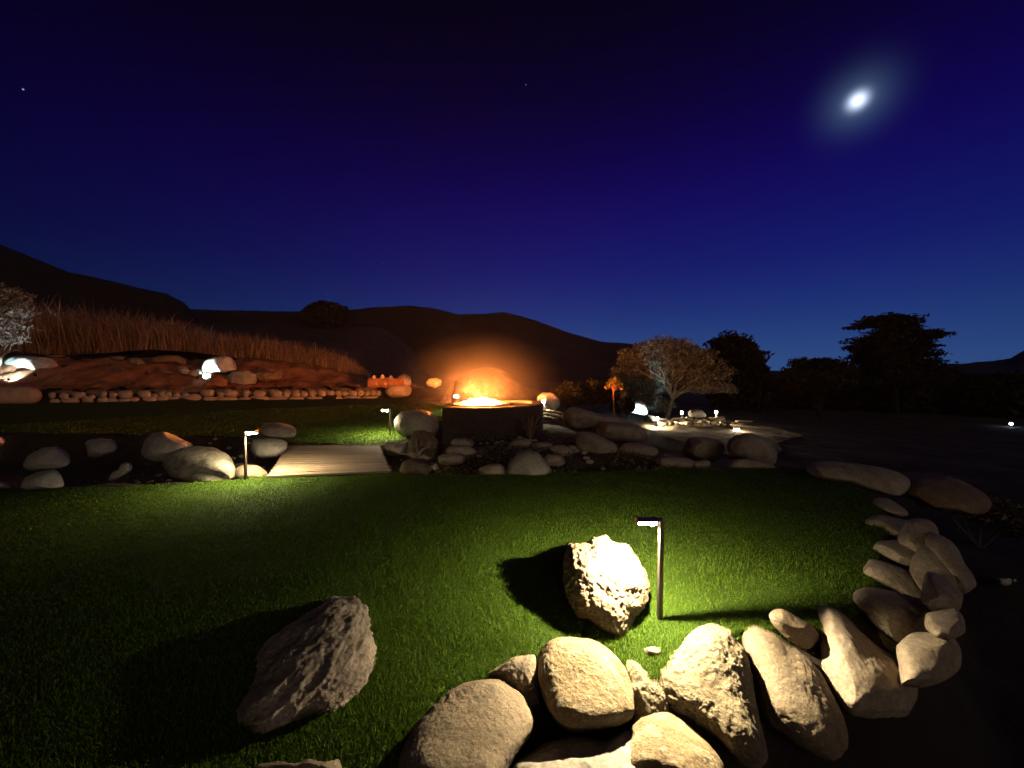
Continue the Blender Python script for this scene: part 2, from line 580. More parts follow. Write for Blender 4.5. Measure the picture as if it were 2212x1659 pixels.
# reddish soil of the bank behind the low wall
def soil_h(x, y):
    return height(x, y) + 0.16 + np.array([0.20 * noise.fractal(Vector((a * 1.5, b * 1.5, 3.1)), 0.8, 2.0, 5) + .05 * noise.noise(Vector((a * 2.5, b * 2.5, 1))) for a, b in zip(x, y)])


_L = (WALL_B - WALL_A).length
bank_poly = [WALL_A + WN * .35 - WD * 2, WALL_A + WD * (_L * .5) + WN * .35, WALL_B + WN * .35, WALL_B + WN * 3.2 + WD * .4, WALL_A + WD * (_L - 6) + WN * 5.6, WALL_A + WD * (_L * .4) + WN * 6.0, WALL_A + WN * 6.0 - WD * 2]
bank = sheet('bank', bank_poly, 0.22, soil_h, M['soil'])
tag(bank, kind='structure')

# pale gravel ground round the far lamps on the right
S_PX = [(1385, 905, 20), (1420, 925, 18), (1480, 940, 15.5), (1560, 955, 13.5), (1610, 972, 12.3), (1665, 975, 12.6), (1690, 962, 14), (1680, 950, 15.5), (1735, 940, 17.5), (1690, 930, 19), (1640, 922, 21), (1500, 915, 23), (1420, 903, 23)]
SPOLY = [P(x, y, D).xy for x, y, D in S_PX]
path = sheet('gravel_path', SPOLY, 0.3, lambda x, y: height(x, y) + 0.05 + np.array([0.07 * noise.noise(Vector((a * 0.8, b * 0.8, 5))) for a, b in zip(x, y)]), M['sand'])
tag(path, kind='structure')


# ------------------------------------------------------------------ hills on the skyline
def hill(name, prof, D, foot, zf=-3.0, rough=1.0):
    xs_ = np.linspace(prof[0][0], prof[-1][0], 140)
    yy = np.interp(xs_, [p[0] for p in prof], [p[1] for p in prof])
    vs = []; rows = 22
    for j in range(rows):
        f = j / (rows - 6)
        for i, (x, y) in enumerate(zip(xs_, yy)):
            y2 = y + 1.6 * noise.fractal(Vector((x * 0.03, D * 0.1, 0)), 0.8, 2.0, 4) * rough
            top = P(x, y2, D)
            base = P(x, 800, foot)
            if f <= 1:
                p = Vector((base.x, base.y, zf)).lerp(top, f)
                p.z = zf + (top.z - zf) * (f ** 1.25)
            else:
                p = top + Vector((0, (f - 1) * D, -(f - 1) * D * 0.8))
            if 0 < f < 0.95:
                p.z += D * 0.02 * noise.fractal(Vector((p.x * 0.02, p.y * 0.02, 1)), 0.9, 2, 5) * math.sin(math.pi * f)
            vs.append(p)
    n = len(xs_)
    fs = [(j * n + i, j * n + i + 1, (j + 1) * n + i + 1, (j + 1) * n + i) for j in range(rows - 1) for i in range(n - 1)]
    me = bpy.data.meshes.new(name)
    me.from_pydata([tuple(v) for v in vs], [], fs)
    o = link(name, me, M['hill'])
    tag(o, kind='structure')
    return o


hill('hill', [(-700, 380), (-300, 450), (0, 527), (60, 552), (150, 588), (220, 602), (300, 622), (360, 634), (400, 655), (430, 690), (470, 730), (520, 780), (560, 805)], 120, 60)
hill('hill', [(150, 700), (300, 676), (420, 668), (520, 671), (650, 673), (700, 672), (752, 670), (800, 664), (880, 660), (940, 666), (990, 679), (1040, 678), (1090, 674), (1130, 684),
              (1180, 700), (1240, 722), (1300, 738), (1360, 742), (1450, 752), (1560, 780), (1660, 800), (1760, 806)], 190, 90)
hill('hill', [(1500, 812), (1600, 806), (1640, 806), (1750, 800), (1900, 806), (2000, 800), (2040, 787), (2120, 782), (2180, 775), (2212, 757), (2300, 735), (2500, 700), (2800, 660)], 130, 55)


# ------------------------------------------------------------------ rocks
def zoom(ox, oy, sc, pts):
    return [((ox + x / sc) * 2212 / 3840, (oy + y / sc) * 2212 / 3840) for x, y in pts]


def E(cx, cy, rx, ry, rot=0, seed=0, sq=2.5, amp=0.10):
    o = []
    rot = R(rot)
    for k in range(28):
        th = 2 * math.pi * k / 28
        c, s = math.cos(th), math.sin(th)
        r = (abs(c) ** sq + abs(s) ** sq) ** (-1 / sq)
        r *= 1 + amp * noise.noise(Vector((c * 1.3 + seed * 7.7, s * 1.3, seed * 3.1))) * 1.6
        x, y = rx * r * c, ry * r * s
        o.append((cx + x * math.cos(rot) - y * math.sin(rot), cy + x * math.sin(rot) + y * math.cos(rot)))
    return o


ICO = {}


def ico(n):
    if n not in ICO:
        bm = bmesh.new()
        bmesh.ops.create_icosphere(bm, subdivisions=n, radius=1)
        v = np.array([tuple(a.co) for a in bm.verts]); f = np.array([[a.index for a in q.verts] for q in bm.faces])
        bm.free()
        ICO[n] = (v, f)
    return ICO[n]


def rock(outline, D, T=None, n=5, mat='tan', amp=0.05, style='smooth', seed=None, pw=0.80, name='boulder', label=None, cat='boulder',
         group=None, parent=None, lean=0.0, facets=True):
    """a solid rock whose outline, seen from the garden, is the polygon; T is half its depth in metres.
    lean > 0 brings its lower part nearer."""
    if seed is None: seed = len(bpy.data.objects)
    pts = np.array(outline, float)
    c = (pts.max(0) + pts.min(0)) / 2
    # area centroid keeps odd shapes star-shaped
    x0, y0 = pts[:, 0], pts[:, 1]; x1, y1 = np.roll(x0, -1), np.roll(y0, -1)
    cr = x0 * y1 - x1 * y0
    ar = cr.sum() / 2
    if abs(ar) > 1: c = np.array([((x0 + x1) * cr).sum() / (6 * ar), ((y0 + y1) * cr).sum() / (6 * ar)])
    rel = pts - c
    NT = 180
    th = np.linspace(-math.pi, math.pi, NT, endpoint=False)
    rr = np.zeros(NT)
    for i, t in enumerate(th):
        dx, dy = math.cos(t), math.sin(t)
        best = 0
        for k in range(len(rel)):
            ax, ay = rel[k]; bx, by = rel[(k + 1) % len(rel)]
            ex, ey = bx - ax, by - ay
            den = dx * ey - dy * ex
            if abs(den) < 1e-9: continue
            s = (ax * ey - ay * ex) / den
            u = (ax * dy - ay * dx) / den
            if s > best and -1e-6 <= u <= 1 + 1e-6: best = s
        rr[i] = best
    ker = np.array([1, 2, 3, 2, 1.0]); ker /= ker.sum()
    for _ in range(1 if style in ('craggy', 'pitted', 'strata') else 7):
        rr = sum(np.roll(rr, k - 2) * ker[k] for k in range(5))
    v, f = ico(n)
    size = (np.ptp(pts[:, 0]) + np.ptp(pts[:, 1])) / 4 * D / F
    if T is None: T = 0.85 * min(np.ptp(pts[:, 0]), np.ptp(pts[:, 1])) / 2 * D / F
    T = min(T, D * 0.4)
    ang = np.arctan2(-v[:, 2], v[:, 0])
    rho = np.hypot(v[:, 0], v[:, 2])
    ri = np.interp(ang, np.append(th, math.pi), np.append(rr, rr[0]))
    rho2 = np.clip(rho, 0, 1) ** pw
    dep = np.sign(v[:, 1]) * np.abs(v[:, 1]) ** pw
    px = c[0] + ri * rho2 * np.cos(ang); py = c[1] + ri * rho2 * np.sin(ang)
    hgt = np.ptp(pts[:, 1]) / 2
    dd = D + T * dep - lean * (py - c[1]) / hgt * T
    a = (px - CX) / F; b = (CY - py) / F
    ry_ = CP + b * SP; rz_ = -SP + b * CP
    s = dd / ry_
    W = np.column_stack([a * s, dd, CAM_Z + rz_ * s])
    # broken flat faces
    if facets and n >= 5 and style in ('grain', 'craggy', 'pitted', 'smooth'):
        rs = np.random.default_rng(seed + 5)
        c0 = W.mean(0)
        for _ in range(9):
            nv = rs.normal(size=3); nv /= np.linalg.norm(nv)
            dt = (W - c0) @ nv
            hi = dt.max()
            cut = hi * (rs.uniform(.89, .96) if n == 7 else rs.uniform(.82, .94))
            over = np.clip(dt - cut, 0, None)
            W = W - nv[None, :] * (over * .82)[:, None]
    # displacement
    ctr = W.mean(0)
    off = Vector((seed * 1.37, seed * 0.71, seed * 2.3))
    nrmv = W - ctr
    nrmv /= (np.linalg.norm(nrmv, axis=1, keepdims=True) + 1e-9)
    disp = np.zeros(len(W))
    k1 = 1.6 / size
    for i, w in enumerate(W):
        p = Vector(w)
        q = p * k1 + off
        if style == 'smooth':
            dsp = 0.7 * noise.noise(q) + 0.25 * noise.noise(q * 2.7)
        elif style == 'craggy':
            dsp = 0.6 * noise.noise(q) + 0.6 * (abs(noise.noise(q * 2.1)) - 0.25) * -1.5 + 0.45 * (0.3 - abs(noise.noise(q * 4.7))) + 0.24 * noise.fractal(q * 9, 0.7, 2, 4)
        elif style == 'pitted':
            vd = noise.voronoi(q * 5.5)[0]
            vd2 = noise.voronoi(q * 12.0)[0]
            msk = max(0.0, min(1.0, 0.55 + 1.6 * noise.noise(q * 1.1 + Vector((5, 5, 5)))))
            dsp = 0.6 * noise.noise(q) - msk * (0.42 * max(0, 0.42 - vd[0]) * 2.0 + 0.22 * max(0, 0.45 - vd2[0]) * 2) + 0.2 * noise.fractal(q * 6, 0.8, 2, 3)
        elif style == 'strata':
            qq = Vector((q.x * 0.8 + q.z * 0.4, q.y * 0.8, q.z * 2.6 - q.x * 1.2))
            dsp = 0.5 * noise.noise(q) + 0.55 * (0.35 - abs(noise.noise(qq * 1.5))) * 1.3 + 0.30 * (0.3 - abs(noise.noise(qq * 3.9))) + 0.12 * noise.fractal(q * 9, 0.7, 2, 4)
        elif style == 'grain':
            dsp = 0.6 * noise.noise(q) + 0.16 * noise.fractal(q * 7, 0.6, 2, 4) + 0.22 * noise.noise(q * 2.6)
            cr_ = abs(noise.noise(q * 1.9 + Vector((3, 8, 1))))
            dsp -= max(0.0, .05 - cr_) * 2.5 * max(0.0, noise.noise(q * 1.2 + Vector((7, 7, 7))) + .1)
        else:
            dsp = 0.5 * noise.noise(q)
        disp[i] = dsp
    W = W + nrmv * (disp * amp * size * 2)[:, None]
    o_ = np.array([W[:, 0].mean(), W[:, 1].mean(), W[:, 2].min()])
    me = fast_mesh(name, W - o_, f)
    o = link(name, me, M[mat], parent, Vector(o_) if parent is None else Vector(o_) - parent.location)
    if parent is None: tag(o, label, cat, group)
    return o


G_FRONT = 'boulders of the retaining edge in front of the lawn'
G_RIGHT = 'brown boulders along the right edge of the lawn'
G_CREEKL = 'boulders in the dry creek left of the bridge'
G_CREEKR = 'boulders in the rock garden right of the bridge'

z6 = lambda p: zoom(1440, 2280, 2.087, p)
z7 = lambda p: zoom(2300, 2200, 2.212, p)
z8 = lambda p: zoom(1900, 1820, 2.514, p)
z5 = lambda p: zoom(2900, 1640, 2.183, p)

rock(z8([(575, 590), (600, 550), (740, 545), (830, 485), (940, 475), (1010, 540), (1150, 580), (1220, 690), (1300, 830), (1340, 940), (1320, 1080),
         (1260, 1180), (1180, 1260), (1130, 1380), (1050, 1475), (900, 1440), (790, 1300), (640, 1220), (570, 1060), (555, 900), (535, 720)]),
     2.33, 0.21, 7, 'pale', 0.050, 'craggy', 3, lean=1.05, label='tall pale craggy boulder standing on the grass just left of the nearest lamp')
rock(zoom(800, 2160, 2.304, [(980, 200), (1100, 170), (1260, 210), (1330, 300), (1355, 470), (1385, 620), (1375, 780), (1310, 920), (1180, 1060), (1050, 1180), (870, 1210),
                             (640, 1300), (470, 1355), (300, 1365), (220, 1300), (195, 1210), (240, 1070), (340, 960), (355, 820), (380, 680), (480, 570), (620, 470), (850, 330), (960, 270)]),
     1.86, 0.24, 7, 'purple', 0.085, 'strata', 11, label='jagged leaning boulder alone on the dark grass in the left foreground', lean=1.35)
rock(z6([(1190, 370), (1290, 250), (1400, 225), (1640, 240), (1760, 330), (1890, 470), (1960, 640), (1985, 800), (1900, 900), (1750, 930), (1500, 965), (1380, 930), (1290, 820), (1230, 650), (1190, 520)]),
     1.80, 0.24, 7, 'gold', 0.035, 'grain', 21, label='rounded golden boulder with shaded underside directly below the tall pale craggy boulder', group=G_FRONT, pw=0.55, lean=1.0)
rock(z6([(860, 545), (1000, 580), (1130, 720), (1180, 850), (1150, 980), (1080, 1080), (980, 1250), (900, 1400), (300, 1400), (80, 1250), (150, 1130), (200, 960), (330, 800), (520, 640), (680, 570)]),
     1.52, 0.20, 7, 'tan', 0.035, 'grain', 31, facets=False, label='big smooth tan boulder at the left end of the front row', group=G_FRONT, pw=0.62, lean=1.25)
rock(z6([(800, 520), (900, 450), (1000, 390), (1180, 365), (1215, 500), (1215, 800), (1100, 780), (980, 640)]),
     1.78, 0.12, 6, 'tan', 0.04, 'craggy', 41, lean=.6, label='cracked pale stone wedged between the big tan boulder and the golden boulder', group=G_FRONT)
rock(z7([(600, 420), (700, 330), (860, 285), (960, 340), (1010, 420), (1110, 520), (1150, 700), (1170, 950), (1220, 1130), (1270, 1330), (1270, 1440), (1180, 1490), (1000, 1450),
         (930, 1330), (700, 1150), (640, 1090), (500, 1050), (340, 930), (250, 800), (240, 680), (370, 620), (430, 540), (540, 490)]),
     1.88, 0.22, 7, 'pitted', 0.050, 'pitted', 52, label='deeply pitted triangular boulder right of the golden boulder, below the nearest lamp post', group=G_FRONT, pw=0.65, lean=1.25)
rock(z7([(1060, 290), (1180, 280), (1330, 350), (1420, 460), (1640, 600), (1760, 760), (1870, 980), (1940, 1180), (1950, 1350), (1880, 1450), (1750, 1440), (1550, 1330), (1300, 1150), (1200, 980), (1180, 800), (1130, 600), (1010, 420)]),
     1.93, 0.18, 6, 'tan', 0.035, 'grain', 61, label='long tongue-shaped tan boulder hanging down just right of the pitted boulder', group=G_FRONT, lean=1.3)
rock(z7([(1270, 225), (1380, 175), (1500, 240), (1640, 310), (1740, 440), (1650, 560), (1560, 520), (1440, 440), (1330, 330)]),
     2.10, 0.11, 6, 'tan', 0.03, 'grain', 71, label='small oval grey-tan boulder lying on top behind the long tongue-shaped boulder', group=G_FRONT)
rock(z7([(1640, 180), (1780, 155), (1900, 210), (2000, 340), (2212, 520), (2480, 700), (2540, 900), (2450, 1080), (2200, 1150), (2050, 1110), (1930, 1040), (1800, 850), (1700, 700), (1720, 500), (1650, 280)]),
     2.02, 0.18, 6, 'beige', 0.035, 'grain', 81, label='largest smooth brown boulder at the lower right, its foot in black shade', group=G_RIGHT, lean=1.0)
rock(z7([(200, 1080), (400, 1000), (560, 1090), (770, 1280), (900, 1440), (930, 1520), (900, 1700), (300, 1720), (60, 1600), (30, 1400), (80, 1260)]),
     1.50, 0.20, 6, 'gold', 0.03, 'grain', 91, label='mottled golden stone at the lower picture edge below the pitted boulder', group=G_FRONT, lean=1.0)
rock([(1108, 1650), (1180, 1603), (1240, 1592), (1310, 1604), (1350, 1575), (1400, 1590), (1430, 1640), (1440, 1720), (1100, 1730)],
     1.42, 0.16, 6, 'grey', 0.035, 'craggy', 101, label='flat greenish grey stone at the bottom edge below the golden boulder', group=G_FRONT, lean=1.0)
rock([(1140, 1480), (1140, 1590), (1200, 1650), (1330, 1650), (1420, 1590), (1420, 1480)], 1.86, 0.2, 5, 'tan', 0.03, 'grain', 104, label='dim stone in the gap behind the golden boulder, seen below it', group=G_FRONT)
rock([(1352, 1425), (1385, 1432), (1418, 1455), (1446, 1500), (1445, 1560), (1405, 1600), (1368, 1570), (1352, 1500)], 1.74, 0.11, 6, 'pitted', 0.05, 'craggy', 111, lean=1.0,
     label='narrow mossy stone filling the joint between the golden and the pitted boulder', group=G_FRONT)
rock(E(1408, 1411, 23, 13, 0, 5), 1.93, 0.05, 5, 'tan', 0.05, 'grain', 121, name='stone', label='small round pebble at the edge of the grass below the nearest lamp', cat='stone')
rock([(545, 1652), (600, 1646), (640, 1650), (665, 1642), (700, 1648), (735, 1638), (758, 1660), (760, 1720), (540, 1720)], 1.34, 0.12, 6, 'tan', 0.05, 'craggy', 131, name='stone',
     label='jagged tan stone barely rising over the lower picture edge at left', cat='stone', group=G_FRONT)

# right edge of the lawn
for k, (pts, D, T, mt, lab) in enumerate([
    ([(795, 520), (850, 490), (940, 500), (1050, 570), (1130, 640), (1040, 650), (930, 620), (840, 590), (800, 550)], 4.15, 0.2, 'beige', 'small pointed boulder farthest up the row on the right edge of the lawn'),
    ([(712, 735), (740, 680), (800, 650), (900, 635), (1100, 680), (1220, 670), (1240, 740), (1200, 790), (1240, 860), (1100, 840), (950, 810), (830, 775)], 3.6, 0.2, 'beige', 'flat lobed boulder, second farthest in the row on the right edge of the lawn'),
    ([(765, 900), (830, 850), (1000, 840), (1150, 850), (1250, 900), (1245, 1085), (1150, 1080), (980, 1010), (850, 940)], 3.05, 0.2, 'beige', 'wedge-shaped boulder third from the top of the row on the right edge of the lawn'),
    ([(685, 1010), (760, 990), (900, 1020), (1050, 1070), (1200, 1150), (1350, 1350), (1250, 1400), (1090, 1300), (900, 1220), (740, 1130), (695, 1080)], 2.70, 0.16, 'beige', 'slender tongue-shaped boulder on the right lawn edge above the orange brown one'),
    ([(625, 1280), (700, 1235), (850, 1240), (1000, 1260), (1150, 1330), (1300, 1450), (1400, 1650), (1000, 1720), (850, 1560), (720, 1420), (650, 1350)], 2.32, 0.18, 'beige', 'orange brown blunt boulder with a small hollow just above the largest smooth one'),
    ([(1245, 800), (1340, 775), (1430, 810), (1510, 920), (1570, 1050), (1640, 1130), (1675, 1240), (1570, 1285), (1450, 1250), (1330, 1180), (1250, 1000)], 2.80, 0.2, 'beige', 'outermost tall boulder bulging into the dark on the far right of the row'),
    ([(1250, 1080), (1450, 1180), (1560, 1290), (1530, 1400), (1450, 1480), (1330, 1460), (1200, 1330)], 2.36, 0.2, 'beige', 'rounded boulder between the outermost tall one and the knobbly one at the right edge'),
    ([(1250, 1440), (1500, 1395), (1560, 1480), (1575, 1600), (1480, 1650), (1330, 1640), (1240, 1560)], 1.95, 0.16, 'beige', 'knobbly boulder low on the outer right side beside the largest smooth one'),
    ([(200, 260), (280, 210), (400, 188), (640, 215), (850, 240), (1000, 280), (1150, 340), (1090, 490), (950, 470), (780, 430), (600, 370), (400, 335), (260, 310)], 5.1, 0.35, 'beige', 'very long low orange brown boulder at the far right corner of the lawn'),
    ([(1130, 330), (1400, 310), (1560, 360), (1760, 480), (1800, 560), (1700, 640), (1400, 600), (1180, 560), (1080, 480)], 4.9, 0.4, 'brown', 'dim reddish boulder continuing the line of the very long low one to the right'),
]):
    rock(z5(pts), D, T, 6, mt, 0.035, 'grain', 200 + k * 3, label=lab, group=G_RIGHT, pw=0.7, lean=0.8)
for k, (pts, D, T, lab) in enumerate([
    ([(1935, 1395), (1975, 1366), (2055, 1368), (2078, 1405), (2075, 1445), (2040, 1472), (1990, 1486), (1950, 1490)], 1.90, .14, 'lowest outer boulder under the knobbly one beside the largest smooth boulder'),
    (E(1955, 1372, 74, 88, -30, 61, 2.3, .08), 2.30, .15, 'half-hidden boulder filling the gap above the largest smooth one'),
    (E(2025, 1245, 62, 62, 20, 62, 2.3, .08), 2.72, .18, 'half-hidden boulder filling the gap beneath the outermost tall one'),
    (E(1985, 1165, 42, 44, 40, 63, 2.3, .08), 3.1, .18, 'half-hidden boulder behind the wedge-shaped and the flat lobed ones'),
]):
    rock(pts, D, T, 6, 'beige', 0.035, 'grain', 260 + k * 3, label=lab, group=G_RIGHT, pw=0.7, lean=0.8)


def by(yb, z=0.0, T=0.0):
    """distance of something whose foot is seen at yb on ground of height z"""
    return (CAM_Z - z) * F / (yb - 800.0) + T


# left of the bridge
LEFT = [
    ([(305, 975), (312, 950), (330, 935), (352, 932), (380, 943), (410, 956), (428, 968), (420, 985), (385, 996), (330, 997), (310, 990)], 5.95, .35, 'grey', 'smooth grey boulder leaning behind the big dark-veined one left of the bridge'),
    ([(350, 1000), (362, 978), (390, 967), (425, 964), (465, 967), (492, 980), (508, 1003), (511, 1030), (500, 1048), (465, 1056), (432, 1052), (405, 1040), (370, 1030), (352, 1025)], 5.5, .36, 'mottled', 'big boulder with dark veins beside the lamp post left of the bridge'),
    (E(598, 930, 43, 17, 3, 8), 7.3, .35, 'beige', 'long brown-tipped boulder behind the lamp head left of the bridge'),
    ([(537, 965), (545, 950), (580, 946), (612, 950), (626, 960), (618, 975), (600, 987), (570, 990), (548, 985)], 6.6, .3, 'grey', 'shaded grey boulder beneath the brown-tipped one, at the left side of the bridge'),
    ([(503, 1030), (510, 1010), (530, 1003), (555, 1005), (575, 1018), (582, 1028), (560, 1038), (520, 1040)], 5.35, .22, 'pale', 'small bright cream boulder at the foot of the lamp post left of the bridge'),
    ([(45, 1010), (60, 985), (95, 967), (125, 965), (148, 980), (157, 1005), (120, 1014), (70, 1018)], 6.0, .35, 'grey', 'dim purplish boulder standing behind the fluted one at the far left'),
    ([(43, 1052), (52, 1032), (80, 1020), (120, 1013), (133, 1028), (141, 1052), (100, 1058), (50, 1060)], 4.8, .28, 'grey', 'fluted half-round boulder in front of the dim purplish one at the far left'),
    ([(183, 952), (215, 947), (245, 950), (257, 965), (245, 980), (210, 990), (192, 992)], 6.6, .3, 'grey', 'angular flat-topped boulder in the dark between the purplish one and the smooth grey one'),
    ([(232, 1040), (240, 1022), (255, 1014), (262, 1002), (275, 998), (288, 1006), (282, 1018), (262, 1030), (240, 1042)], 5.1, .12, 'grey', 'small bone-shaped stone lying in the dark left of the big dark-veined boulder'),
    ([(-40, 1038), (0, 1040), (25, 1045), (34, 1052), (22, 1057), (-40, 1054)], 4.85, .15, 'grey', 'sliver of a low stone cut by the left picture edge'),
    (E(-8, 953, 17, 11, 0, 4), 6.9, .3, 'grey', 'upper of two dim boulders cut by the left picture edge'),
    (E(-10, 982, 15, 9, 0, 9), 6.3, .25, 'grey', 'lower of two dim boulders cut by the left picture edge'),
]
for k, (pts, D, T, mt, lab) in enumerate(LEFT):
    rock(pts, D, T, 5 if k not in (1, 0) else 6, mt, 0.035, 'grain', 300 + k * 3, label=lab, group=G_CREEKL, pw=0.72, lean=.85 if k == 1 else .3)

RIGHT = [
    ([(850, 925), (853, 905), (868, 888), (890, 885), (925, 888), (943, 900), (950, 925), (940, 945), (920, 955), (895, 948), (865, 940)], 8.4, .5, 'grey', 'large angular pale boulder beside the lamp right of the bridge'),
    ([(823, 968), (835, 954), (855, 953), (875, 960), (884, 972), (870, 984), (838, 984)], 7.1, .25, 'mottled', 'low dark stone at the back right corner of the bridge'),
    ([(861, 1015), (866, 1000), (885, 991), (908, 992), (925, 1003), (933, 1018), (920, 1028), (870, 1026)], 5.35, .22, 'pale', 'rounded light boulder at the front right corner of the bridge'),
    (E(999, 957, 26, 10, 4, 3), 7.0, .25, 'beige', 'upper slab of the pair stacked below the fire pit'),
    (E(996, 975, 32, 13, 3, 4), 6.6, .3, 'beige', 'lower slab of the pair stacked below the fire pit'),
    (E(976, 992, 32, 13, -4, 6), 6.1, .25, 'beige', 'flat oval stone in front of the stacked pair below the fire pit'),
    ([(1028, 1028), (1034, 1012), (1055, 1003), (1080, 1001), (1092, 1012), (1094, 1030), (1060, 1031)], 5.4, .2, 'beige', 'shell-shaped stone with dark hollow left of the pale pyramid boulder'),
    ([(1091, 1028), (1100, 1000), (1118, 978), (1140, 969), (1162, 976), (1178, 995), (1194, 1020), (1190, 1032), (1130, 1034)], 5.45, .32, 'grey', 'pale pyramid-shaped boulder at the lawn edge below the fire pit'),
    (E(1124, 961, 28, 14, -8, 12), 7.2, .25, 'beige', 'dim oval stone right above the pale pyramid boulder'),
    (E(1172, 968, 26, 13, 4, 13), 7.0, .22, 'beige', 'brown stone behind the right shoulder of the pyramid boulder'),
    (E(1213, 975, 27, 14, 8, 14), 6.7, .25, 'beige', 'brown oval stone left of the smallest stone in the rock garden'),
    (E(1239, 971, 17, 9, 10, 15), 6.8, .12, 'beige', 'smallest egg-shaped stone beside the tilted egg boulder'),
    (E(1196, 995, 24, 13, 4, 16), 6.1, .2, 'beige', 'low dark stone close to the right foot of the pyramid boulder'),
    (E(1289, 964, 48, 24, 22, 17), 6.9, .4, 'beige', 'tilted egg-shaped boulder in the middle of the rock garden'),
    ([(1215, 905), (1222, 885), (1238, 877), (1262, 886), (1300, 895), (1345, 903), (1375, 915), (1350, 925), (1290, 928), (1240, 930), (1225, 925)], 9.3, .6, 'beige', 'long ledge boulder with firelit crest right of the fire pit'),
    (E(1340, 935, 62, 22, 4, 19), 8.3, .6, 'beige', 'broad low boulder behind the tilted egg-shaped boulder'),
    (E(1378, 975, 45, 17, 6, 20), 7.0, .4, 'beige', 'dim flat boulder right of the tilted egg-shaped boulder'),
    (E(1455, 1000, 45, 14, 4, 22), 6.0, .35, 'beige', 'very dark flat boulder near the lawn edge below the far lamps'),
    (E(1522, 972, 46, 26, 10, 23), 7.6, .5, 'beige', 'dark humped boulder in the shade below the far stone wall'),
    (E(1625, 975, 52, 34, 18, 24), 7.0, .5, 'beige', 'large dark domed boulder at the right of the rock garden'),
    ([(1553, 1012), (1570, 995), (1600, 988), (1640, 995), (1680, 1008), (1690, 1018), (1640, 1020), (1570, 1018)], 5.95, .3, 'beige', 'low sand-coloured boulder at the foot of the large dark domed one'),
    (E(1512, 1005, 24, 11, -6, 26), 6.1, .2, 'beige', 'small buff stone left of the low sand-coloured boulder'),
    (E(1672, 1016, 16, 5, 6, 27), 5.75, .1, 'beige', 'thin pebble at the right tip of the low sand-coloured boulder'),
    (E(1712, 1018, 9, 4, 0, 28), 5.6, .06, 'white', 'tiny light pebble just left of the very long low boulder'),
    ([(919, 825), (925, 817), (942, 816), (954, 821), (953, 832), (938, 839), (922, 834)], 15.0, .35, 'beige', 'single rounded boulder left of the firelit mound'),
    ([(1160, 880), (1160, 858), (1172, 848), (1192, 848), (1207, 860), (1210, 876), (1198, 888), (1172, 890)], 12.4, .5, 'grey', 'tall rounded boulder behind the lamp right of the fire pit'),
]
for k, (pts, D, T, mt, lab) in enumerate(RIGHT):
    rock(pts, D, T, 5, mt, 0.035, 'grain', 400 + k * 3, label=lab, group=G_CREEKR, pw=0.78)

# white stone lying in the dark at the right
rock(z5([(1826, 1150), (1870, 1152), (1930, 1150), (1952, 1165), (1945, 1205), (1890, 1216), (1845, 1205)]), 4.1, .08, 4, 'white', .04, name='stone',
     label='flat white stone alone on the dark ground at the far right', cat='stone')
rock(z5([(1955, 1165), (1975, 1155), (1992, 1170), (1985, 1185), (1962, 1182)]), 4.1, .03, 4, 'white', .04, name='stone', label='tiny pale chip right beside the flat white stone', cat='stone')

# pebbles in the creek bed and rock garden
PV, PF, nn = [], [], 0
for k in range(420):
    x = RNG.uniform(-7, 3.2); y = RNG.uniform(5.0, 8.4)
    dA = float(sdist(np.array([x]), np.array([y]), A)[0]); dB = float(sdist(np.array([x]), np.array([y]), B)[0])
    if dA < 0.08 or dB < 0.08: continue
    v, f = ico(2)
    r = RNG.uniform(.015, .06)
    W = v * np.array([r * RNG.uniform(.9, 1.5), r * RNG.uniform(.8, 1.3), r * RNG.uniform(.5, .8)])
    PV.append(W + np.array([x, y, gh(x, y) + r * .2])); PF.append(f + nn); nn += len(v)
tag(link('pebbles', fast_mesh('pebbles', np.vstack(PV), np.vstack(PF)), M['grey']), 'loose pebbles scattered over the dry creek bed', 'pebbles', kind='stuff')

# ------------------------------------------------------------------ stone wall at the foot of the bank, left
LW = [  # outlines of its stones as seen: cx, cy, rx, ry, rot, material
    (25, 853, 64, 21, -2, 'red')]
row_top = [(113, 8, 8), (140, 10, 8), (172, 16, 8), (198, 8, 5), (224, 8, 9), (245, 9, 7), (272, 17, 9), (312, 16, 9), (335, 8, 5), (350, 8, 8), (364, 8, 7), (382, 9, 6), (402, 9, 6), (447, 16, 9), (478, 8, 6),
           (500, 16, 9), (531, 8, 8), (560, 14, 8), (596, 13, 8), (618, 9, 8), (638, 10, 8), (658, 9, 7), (676, 9, 7), (695, 10, 7), (714, 9, 7), (731, 8, 7), (746, 8, 6), (763, 9, 7), (779, 8, 7), (792, 7, 6), (806, 7, 6), (818, 6, 6)]
row_bot = [(118, 12, 5), (150, 22, 6), (190, 13, 8), (222, 12, 6), (243, 12, 5), (268, 14, 5), (290, 11, 6), (320, 20, 6), (352, 14, 7), (378, 14, 6), (410, 26, 8), (452, 18, 5), (490, 28, 5), (530, 14, 4), (560, 22, 5),
           (600, 22, 5), (640, 18, 4), (680, 20, 4), (720, 22, 4), (760, 20, 4), (800, 20, 4)]
wall = empty('stone_wall', P(420, 868, 18.2), 'long low dry-stone wall of rounded stones at the foot of the firelit bank', 'stone wall')


def wall_D(x):
    # distance of the wall line in direction x
    a = (x - CX) / F
    # a*s = WA.x + t*WD.x ; s = WA.y + t*WD.y
    t = (a * WALL_A.y - WALL_A.x) / (WD.x - a * WD.y)
    return WALL_A.y + t * WD.y


def base_y(x):
    return 873.5 - 11.5 * x / 880


